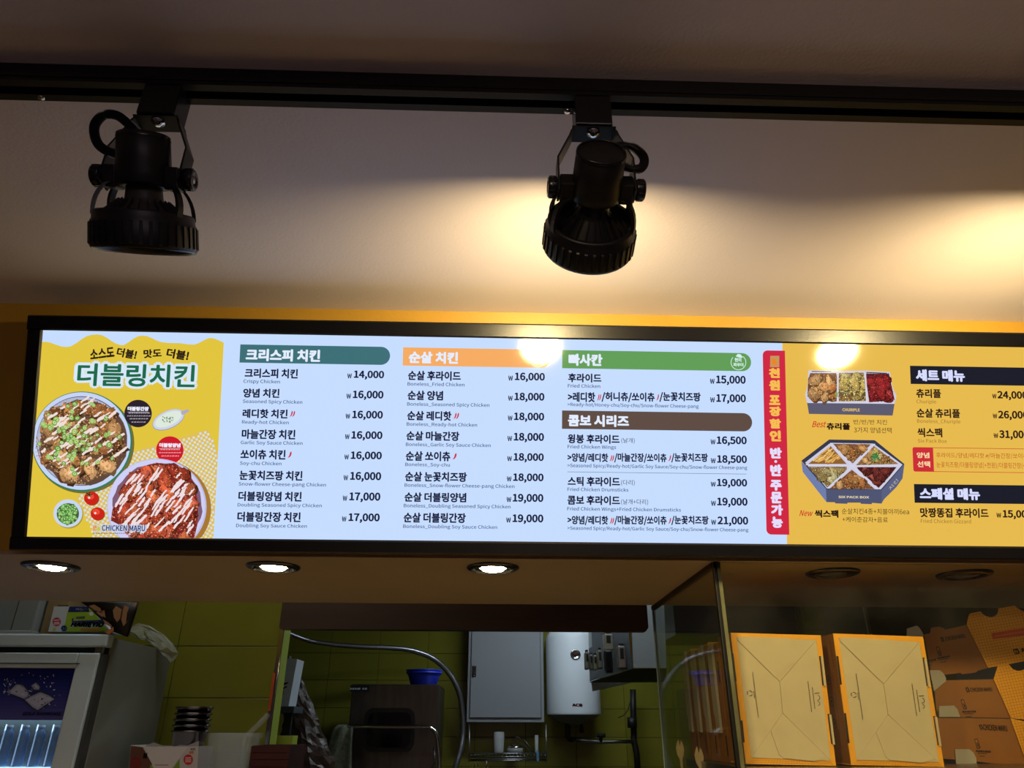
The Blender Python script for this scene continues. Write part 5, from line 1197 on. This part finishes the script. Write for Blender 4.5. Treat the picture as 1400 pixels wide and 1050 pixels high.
# ------------------------------------------------------------------ stainless machine with dark window
Ym = 4.45; km = crop(360, 810, 4.373)
ml, mr = atY(477, 990, Ym).x, atY(598.5, 990, Ym).x; mt_ = atY(540, 935.5, Ym).z
o = empty('kitchen_machine', ((ml+mr)/2, Ym+.3, 0), 'stainless steel kitchen machine with a dark rounded window', 'machine')
MB().box(ml, mr, Ym, Ym+.55, 0.0, mt_, .004).build('body', mat('dark_stainless', (98, 90, 86), .28, .85, var=.15, vscale=6, stretch=(6, 1, 1)), o)
wx0, wx1 = atY(498, 990, Ym).x, atY(567.5, 990, Ym).x; wz1, wz0 = atY(530, 968, Ym).z, atY(530, 1028, Ym).z
def rr_xz(x0, x1, z0, z1, r_, y, n_=7):
    out = []
    for cx_, cz_, a0 in ((x1-r_, z1-r_, 0), (x0+r_, z1-r_, 1), (x0+r_, z0+r_, 2), (x1-r_, z0+r_, 3)):
        for k in range(n_): a = math.pi/2*(a0+k/(n_-1)); out.append((cx_+r_*math.cos(a), y, cz_+r_*math.sin(a)))
    return out
MB().prism(rr_xz(wx0, wx1, wz0, wz1, .05, Ym-.016), (0, .0158, 0)).build('window_frame', mat('window_rubber', (20, 20, 24), .35), o)
MB().prism(rr_xz(wx0+.022, wx1-.022, wz0+.022, wz1-.022, .035, Ym-.0185), (0, .0022, 0)).build('window_pane', mat('dark_pane', (8, 8, 12), .08), o)
lx0, lz1 = atY(477.6, 940, Ym).x+.006, atY(480, 936.5, Ym).z; lx1, lz0 = atY(505, 940, Ym).x, atY(490, 945.5, Ym).z
lp = MB().box(lx0, lx1, Ym-.002, Ym-.0001, lz0, lz1).build('label_plate', M_DARK, o)
i = Ink(plane_at(Ym-.002), None, .0004)
for x, w_ in ((520, 8), (532, 12), (548, 10), (562, 18), (592, 10), (606, 14)): i.poly(km, [(x, 572), (x+w_, 570), (x+w_, 580), (x, 582)], (190, 196, 200))
i.build('plate_print', lp, M_PRINT)
for x in (ml+.03, mr-.03):
    for y in (Ym+.04, Ym+.5): pass
# blue bowl
bc = atY(578.5, 935, Ym+.12); rad = (atY(603, 916, Ym+.12).x-atY(553.5, 916, Ym+.12).x)/2; zr = atY(578, 914.5, Ym+.06).z
o = empty('blue_bowl', (bc.x, Ym+.16, mt_), 'bright blue plastic bowl on top of the stainless machine', 'bowl')
m = MB(); hgt = zr-mt_-.001; m.lathe([(0, 0), (rad*.66, 0), (rad*.72, .006), (rad*.86, hgt*.55), (rad*.93, hgt*.74), (rad*1.0, hgt*.76), (rad*1.0, hgt*.82), (rad*.95, hgt*.86), (rad*1.0, hgt*.94), (rad*1.02, hgt), (rad*.96, hgt), (rad*.9, hgt*.8), (rad*.7, .012), (0, .01)], 48, (bc.x, Ym+.16, mt_+.0008)); m.build('bowl_body', M_BLUE, o)
# flexible metal duct hose
o = empty('flexible_hose', (atY(385, 862, 5.0).x, 5.0, 1.8), 'long flexible metal hose curving over the machine and down the wall', 'hose')
hp = [((372, 856), 4.6), ((388, 863), 4.6), ((420, 875), 4.7), ((450, 880.5), 4.75), ((490, 884), 4.8), ((530, 885.5), 4.85), ((562, 889), 4.9), ((590, 899), 4.95), ((612, 918), 5.0), ((626, 942), 5.02), ((632, 970), 5.04), ((633, 1000), 5.04), ((630, 1025), 5.02), ((622, 1052), 5.0), ((614, 1080), 5.0), ((606, 1110), 5.0)]
pth = smoothpath([atY(*q, y) for q, y in hp], 14); N_ = len(pth)
rr_ = [(.0115+.006*min(1, k/(N_*.55)))*(1+.07*(k % 2)) for k in range(N_)]
m = MB(); m.tube(pth, rr_, 12); m.build('hose_body', mat('hose_metal', (150, 152, 156), .28, .9), o)

# ------------------------------------------------------------------ grey cabinet on the back wall
Yb = 5.02; kk = crop(600, 820, 4.567)
cx0, cx1 = atY(638.5, 960, Yb).x, atY(744, 960, Yb).x; cz0 = atY(690, 987.5, Yb).z; cz1 = cz0+.80
o = empty('wall_cabinet', ((cx0+cx1)/2, 5.1, cz0), 'grey steel cabinet fixed to the green tiled wall', 'cabinet')
MB().box(cx0, cx1, Yb, 5.199, cz0, cz1, .003).build('body', M_GREY, o)
dx0, dx1 = cx0+.020, cx1-.022; dz0 = cz0+.026
d_ = MB().box(dx0, dx1, Yb-.012, Yb-.0005, dz0, cz1-.02, .003).build('door', M_GREY, o)
MB().box(dx0-.003, dx1+.003, Yb-.003, Yb-.0002, dz0-.003, cz1-.017).build('door_shadow_gap', M_DARK, o)
h0, h1 = atY(646, 911, Yb), atY(650.5, 925, Yb)
m = MB(); m.box(h0.x-.002, h1.x+.002, Yb-.018, Yb-.0118, h1.z-.002, h0.z+.002, .002); m.build('handle', M_DARK, d_); m = MB(); m.box(h0.x+.003, h1.x-.004, Yb-.026, Yb-.018, h1.z+.014, h0.z-.004, .002); m.box(h0.x+.004, h1.x-.006, Yb-.024, Yb-.018, h1.z+.001, h1.z+.009, .002); m.build('handle_lever', M_CHROME, d_)

# ------------------------------------------------------------------ water heater
Yh = 4.97; hx0, hx1 = atY(748.5, 960, Yh).x, atY(823, 970, Yh).x; hr = (hx1-hx0)/2; hc = (hx0+hx1)/2; hb = atY(786, 977, Yh-hr*.3).z; ht = atY(786, 866, Yh-hr).z
o = empty('water_heater', (hc, Yh, hb), 'white upright water heater tank with a round dial', 'water heater')
hy = 5.199-hr
m = MB(); m.lathe([(hr*.985, 0), (hr*.995, .004), (hr, .012), (hr, ht-hb-.01), (hr*.985, ht-hb)], 64, (hc, hy, hb)); m.build('tank', M_WHITE, o)
m = MB(); m.lathe([(hr*.975, 0), (hr*.93, .02), (hr*.75, .05), (hr*.4, .07), (0, .078)], 56, (hc, hy, ht)); m.build('top_cover', M_WHITE, o)
m = MB(); m.lathe([(hr*.955, 0), (hr*.6, -.035), (hr*.25, -.055), (0, -.058)], 56, (hc, hy, hb-.0005)); m.build('bottom_cover', mat('cover_grey', (120, 126, 126), .5), o)
MB().box(hc-.03, hc+.03, 5.0, 5.2, hb+.02, hb+.03).build('bracket', M_STEEL, o)
Yf = hy-hr; dp = atY(786.8, 895, Yf); drr = (atY(794, 895, Yf).x-atY(779.8, 895, Yf).x)/2
m = MB(); m.M = Matrix.Translation((dp.x, Yf+.006, dp.z)) @ Matrix.Rotation(math.pi/2, 4, 'X'); m.lathe([(drr, 0), (drr, .008), (drr*.86, .013), (drr*.62, .010), (drr*.55, .009), (0, .009)], 40); dl_ = m.build('dial', M_CHROME, o)
m = MB(); m.M = Matrix.Translation((dp.x, Yf+.006, dp.z)) @ Matrix.Rotation(math.pi/2, 4, 'X'); m.lathe([(0, .018), (drr*.3, .017), (drr*.36, .0092)], 24); m.build('dial_knob', M_RED, dl_)
i = Ink(plane_at(Yf-.0005), None, .0004); i.text('ACB', kk, 832, 898, 648, 666, (150, 26, 36), .05); i.build('lettering', o, M_PRINT)
# pipes under the heater
o = empty('water_pipes', (hc, 5.1, hb-.1), 'black pipes and taps under the white water heater', 'pipes')
def pp(pts, r_, m_=M_RUBBER, nm='pipe'):
    m = MB(); m.tube([atY(*kk(*q), Yq) for q, Yq in pts], r_, 10); return m.build(nm, m_, o)
pp([((805, 745), 5.02), ((805, 850), 5.03), ((815, 868), 5.04), ((835, 872), 5.05)], .017); pp([((888, 745), 5.02), ((890, 800), 5.02)], .010); pp([((890, 790), 5.02), ((892, 832), 5.02)], .015, nm='valve')
pp([((835, 872), 5.05), ((930, 880), 5.05), ((1010, 888), 5.05), ((1100, 886), 5.05), ((1215, 884), 5.06)], .011, M_STEEL)
pp([((1012, 888), 5.05), ((1012, 835), 5.04)], .013, nm='valve'); pp([((985, 850), 5.03), ((1040, 846), 5.03)], .010, nm='valve')
pp([((1212, 560), 5.08), ((1214, 700), 5.08), ((1218, 880), 5.08), ((1235, 960), 5.08), ((1245, 1100), 5.08)], .020); pp([((1206, 735), 5.05), ((1208, 800), 5.05)], .032, nm='valve')
pp([((1195, 640), 5.1), ((1180, 690), 5.1), ((1150, 725), 5.1), ((1120, 735), 5.1)], .003, nm='thin_wire')
# ------------------------------------------------------------------ wire rack with glasses
Yr = 5.0; o = empty('wire_rack', (cx0+.27, 5.1, 1.3), 'wire rack with glasses hanging below the grey cabinet', 'rack')
kr = crop(630, 970, 5.833)
def wr(pts, r_=.0035, nm='wire', Y_=Yr): m = MB(); m.tube([atY(*kr(*q), Y_) for q in pts], r_, 8); return m.build(nm, M_STEEL, o)
for y_, Y_ in ((352, Yr), (378, Yr), (398, Yr), (408, Yr)): wr([(78, y_), (680, y_-2)], .0035, 'rail', Y_)
for x in (68, 680): wr([(x, 120), (x+2, 330), (x, 420)], .004, 'upright')
for k in range(22): wr([(84+k*28, 353), (84+k*28, 378)], .0022)
for x in (68, 678):
    a = atY(*kr(x, 354), Yr); MB().box(a.x-.004, a.x+.004, Yr, 5.199, a.z-.004, a.z+.004).build('wall_arm', M_STEEL, o)
for k in range(20):
    a = atY(*kr(92+k*30, 380), Yr); m = MB(); m.tube([a, a+Vector((0, .19, 0))], .002, 6); m.build('cross_wire', M_STEEL, o)
wr([(205, 410), (207, 450), (196, 458)], .004, 'hook'); wr([(110, 405), (110, 460)], .002, 'hook'); wr([(135, 405), (137, 470)], .002, 'hook'); wr([(505, 240), (572, 332)], .003, 'brace')
zk = atY(*kr(300, 352), Yr+.06).z+.004
for (x0, x1, yt, lab) in ((262, 350, 178, 'tall clear glass at the left end of the wire rack'), (590, 622, 205, 'narrow clear glass at the right end of the wire rack')):
    a, b = atY(*kr(x0, yt), Yr+.06), atY(*kr(x1, yt), Yr+.06); c_ = (a.x+b.x)/2; r_ = (b.x-a.x)/2; q = empty('drinking_glass', (c_, Yr+.09, zk), lab, 'glass', 'glasses on the wire rack'); H = a.z-zk
    m = MB(); m.lathe([(0, 0), (r_*.8, 0), (r_*.85, .004), (r_, H), (r_*.94, H), (r_*.78, .01), (0, .01)], 28, (c_, Yr+.09, zk)); m.build('glass_body', M_GLASSW, q)
a, b = atY(*kr(368, 290), Yr+.06), atY(*kr(500, 345), Yr+.06); q = empty('lidded_jar', ((a.x+b.x)/2, Yr+.10, zk), 'squat clear jar with a shiny lid in the middle of the wire rack', 'jar'); r_ = (b.x-a.x)/2
m = MB(); m.lathe([(0, 0), (r_*.9, 0), (r_, .006), (r_, (a.z-zk)*.62), (r_*.92, (a.z-zk)*.7)], 30, ((a.x+b.x)/2, Yr+.10, zk)); m.build('jar_body', M_GLASSW, q)
m = MB(); m.lathe([(r_*.96, (a.z-zk)*.70), (r_*.98, (a.z-zk)*.95), (0, (a.z-zk))], 30, ((a.x+b.x)/2, Yr+.10, zk)); m.build('lid', M_CHROME, q)
q = empty('wire_whisk', (atY(*kr(450, 230), Yr+.1).x, Yr+.14, zk), 'wire loop tool standing behind the squat jar', 'whisk')
m = MB(); m.tube(smoothpath([atY(*kr(*p_), Yr+.14) for p_ in ((405, 340), (420, 260), (452, 218), (500, 270), (560, 345))], 6), .003, 6); m.build('loop', M_STEEL, q)
a = atY(*kr(613, 330), Yr-.006); q = empty('blue_clip', (a.x, Yr-.008, a.z-.08), 'small light blue clip on the wire rack rail', 'clip'); z2 = atY(*kr(613, 412), Yr-.006).z; MB().box(a.x-.008, a.x+.008, Yr-.012, Yr-.0045, z2, a.z, .002).build('clip_body', mat('clip_blue', (84, 130, 170), .5), q)

# ------------------------------------------------------------------ rail frame with a towel
Yw = 4.2; o = empty('rail_frame', (atY(540, 1000, Yw).x, Yw, 0), 'thin chrome rail frame in front of the stainless machine', 'rail')
pts = smoothpath([atY(*q, Yw) for q in ((470, 993), (500, 993.5), (540, 994), (580, 994), (590, 996), (596, 1003), (599, 1020), (601, 1044))], 5)
end = pts[-1].copy(); pts += [Vector((end.x, Yw, end.z-.3)), Vector((end.x, Yw, .01))]
m = MB(); m.tube(pts, .010, 10); m.build('rail_tube', M_CHROME, o)
p0 = pts[0]; m = MB(); m.tube([p0, p0+Vector((-.03, 0, -.02)), Vector((p0.x-.05, Yw, p0.z-.2)), Vector((p0.x-.05, Yw, .01))], .010, 10); m.build('rail_post', M_CHROME, o)
m = MB(); q_ = atY(593, 1022, Yw); m.tube([q_, q_+Vector((.01, 0, -.06)), q_+Vector((-.01, 0, -.11))], .004, 8); m.build('hook', M_STEEL, o)
o = empty('grey_towel', (atY(460, 1000, Yw).x, Yw, 1.0), 'mottled grey green towel draped over the chrome rail', 'towel')
r3 = random.Random(2); m = MB(); rows = []; ys = [(990.5, 462, 481), (996, 456, 481.5), (1005, 452, 480.5), (1020, 447, 480), (1035, 443.5, 480), (1052, 439, 480), (1085, 432, 480)]
for k, (y, a, b) in enumerate(ys):
    row = []
    for j in range(9):
        t = j/8; row.append(atY(a+(b-a)*t, y, Yw-.016)+Vector((0, .008*math.sin(t*9+k*.4)+(.012 if k == 0 else 0), 0)))
    rows.append(row)
back = [[p+Vector((0, .034-.012*(k == 0), 0)) for p in r_] for k, r_ in enumerate(rows)]
allr = [r_ for r_ in reversed(rows)]+back; vs = [p for r_ in allr for p in r_]
fs = [(r_*9+j, r_*9+j+1, (r_+1)*9+j+1, (r_+1)*9+j) for r_ in range(len(allr)-1) for j in range(8)]
m.add(vs, fs, True); tw = m.build('towel_cloth', M_TOWEL, o); sm = tw.modifiers.new('t', 'SOLIDIFY'); sm.thickness = .003

# ------------------------------------------------------------------ steel hood at the right with clips
kh = crop(780, 820, 7.5); Yo = 3.55
o = empty('steel_hood', (atY(860, 900, Yo).x, Yo+.1, 2.70), 'brushed steel hood housing beside the brown header', 'hood')
def hpoly(P, Y0, Y1, nm, m_): # quad panel with separate depths per corner
    A = [atY(*kh(*p), y) for p, y in zip(P, Y0)]
    for p, a_ in zip(P, A):
        if p[1] == -300: a_.z = 2.699
    mb = MB(); mb.prism(A, Y1); return mb.build(nm, m_, o)
hs = mat('hood_steel', (168, 178, 180), .4, .25, var=.05, vscale=20, stretch=(1, 1, 8))
hpoly([(622, -300), (985, -300), (985, 700), (650, 695)], (Yo,)*4, (0, .01, 0), 'front_panel', hs)
hpoly([(590, -300), (622, -300), (650, 695), (640, 690), (600, 400)], (Yo+.01,)*5, (0, .01, 0), 'panel_fold', M_CHROME)
hpoly([(190, -300), (592, -300), (600, 400), (640, 700), (200, 835), (190, 500)], (Yo+.55, Yo+.03, Yo+.03, Yo+.03, Yo+.55, Yo+.55), (0.0, .012, 0), 'side_panel', mat('hood_side', (112, 118, 124), .25, .3, var=.06))
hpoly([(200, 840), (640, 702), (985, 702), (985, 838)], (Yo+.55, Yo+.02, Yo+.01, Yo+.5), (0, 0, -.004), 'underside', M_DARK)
hpoly([(215, 842), (630, 850), (225, 940)], (Yo+.56,)*3, (0, .01, 0), 'wall_flange', hs)
hpoly([(190, -300), (480, -300), (480, 318), (190, 500)], (Yo+.548, Yo+.20, Yo+.20, Yo+.548), (0, -.004, 0), 'inner_panel', hs)  # lighter steel puts the bright reflection on the hood into the colour
# grey holders clipped on the hood
for k, (x0, x1, y0, y1, c_, lab) in enumerate(((150, 198, 532, 712, (122, 120, 108), 'grey holder clipped on the hood, farthest to the left'), (196, 238, 560, 718, (104, 104, 92), 'short grey holder, second along the hood'), (236, 280, 566, 720, (126, 124, 108), 'pale grey holder, third along the hood'), (278, 334, 512, 706, (118, 114, 100), 'grey holder left of the upper windowed one'), (342, 446, 345, 520, (132, 126, 108), 'upper grey holder with a small window, above the black one'), (352, 440, 512, 748, (30, 28, 28), 'black holder between the grey ones on the hood'), (484, 578, 468, 706, (124, 112, 100), 'tall brownish grey holder nearest the hood front'))):
    Yc_ = Yo+.26-.05*k*.6; a, b = atY(*kh(x0, y0), Yc_), atY(*kh(x1, y1), Yc_); rt = empty('clip_holder', ((a.x+b.x)/2, Yc_+.015, b.z), lab, 'holder', 'holders clipped on the steel hood')
    body = MB().box(a.x, b.x, Yc_, Yc_+.06, b.z, a.z, min(.008, (b.x-a.x)*.3)).build('holder_body', mat('holder_%d' % k, c_, .4, var=.1), rt)
    if k != 5:
        w_ = b.x-a.x; h_ = a.z-b.z
        MB().box(a.x+w_*.25, b.x-w_*.3, Yc_-.003, Yc_-.0002, a.z-h_*.55, a.z-h_*.12, .001).build('holder_window', M_DARK, rt)
        MB().box(a.x+w_*.2, b.x-w_*.2, Yc_+.01, Yc_+.04, a.z+.0002, a.z+.010, .001).build('holder_cap', M_DARK, rt)
    else:
        for q in (.25, .5, .75): MB().box(a.x+(b.x-a.x)*q-.003, a.x+(b.x-a.x)*q+.003, Yc_-.006, Yc_-.0002, b.z+.01, a.z-.01).build('ridge', M_BLKG, rt)
# dark hood continuing behind the glass, with upright posts
Yq = 3.72; zq = atY(1000, 863, Yq).z
o = empty('exhaust_duct', (1.4, 3.7, 2.70), 'dark exhaust duct housing high behind the glass screen', 'duct')
q0, q1, q2, q3 = atY(922, 850, Yq).x, atY(1089, 850, Yq).x, atY(1186, 850, Yq).x, atY(1325, 850, Yq).x
MB().box(q0, q1, Yq, Yq+.5, zq-.02, 2.699).build('housing', mat('duct_dark', (50, 54, 58), .35, .6, var=.2, vscale=5), o)
MB().box(q1+.003, q1+.022, Yq-.02, Yq, zq-.03, 2.699).build('post', M_STEEL, o); MB().box(q2-.012, q2, Yq-.02, Yq, zq-.03, 2.699).build('post', M_STEEL, o)
MB().box(q2, q3+.8, Yq, Yq+.5, zq-.03, 2.699).build('housing', mat('duct_blue', (36, 42, 54), .4, .5, var=.3, vscale=4), o)
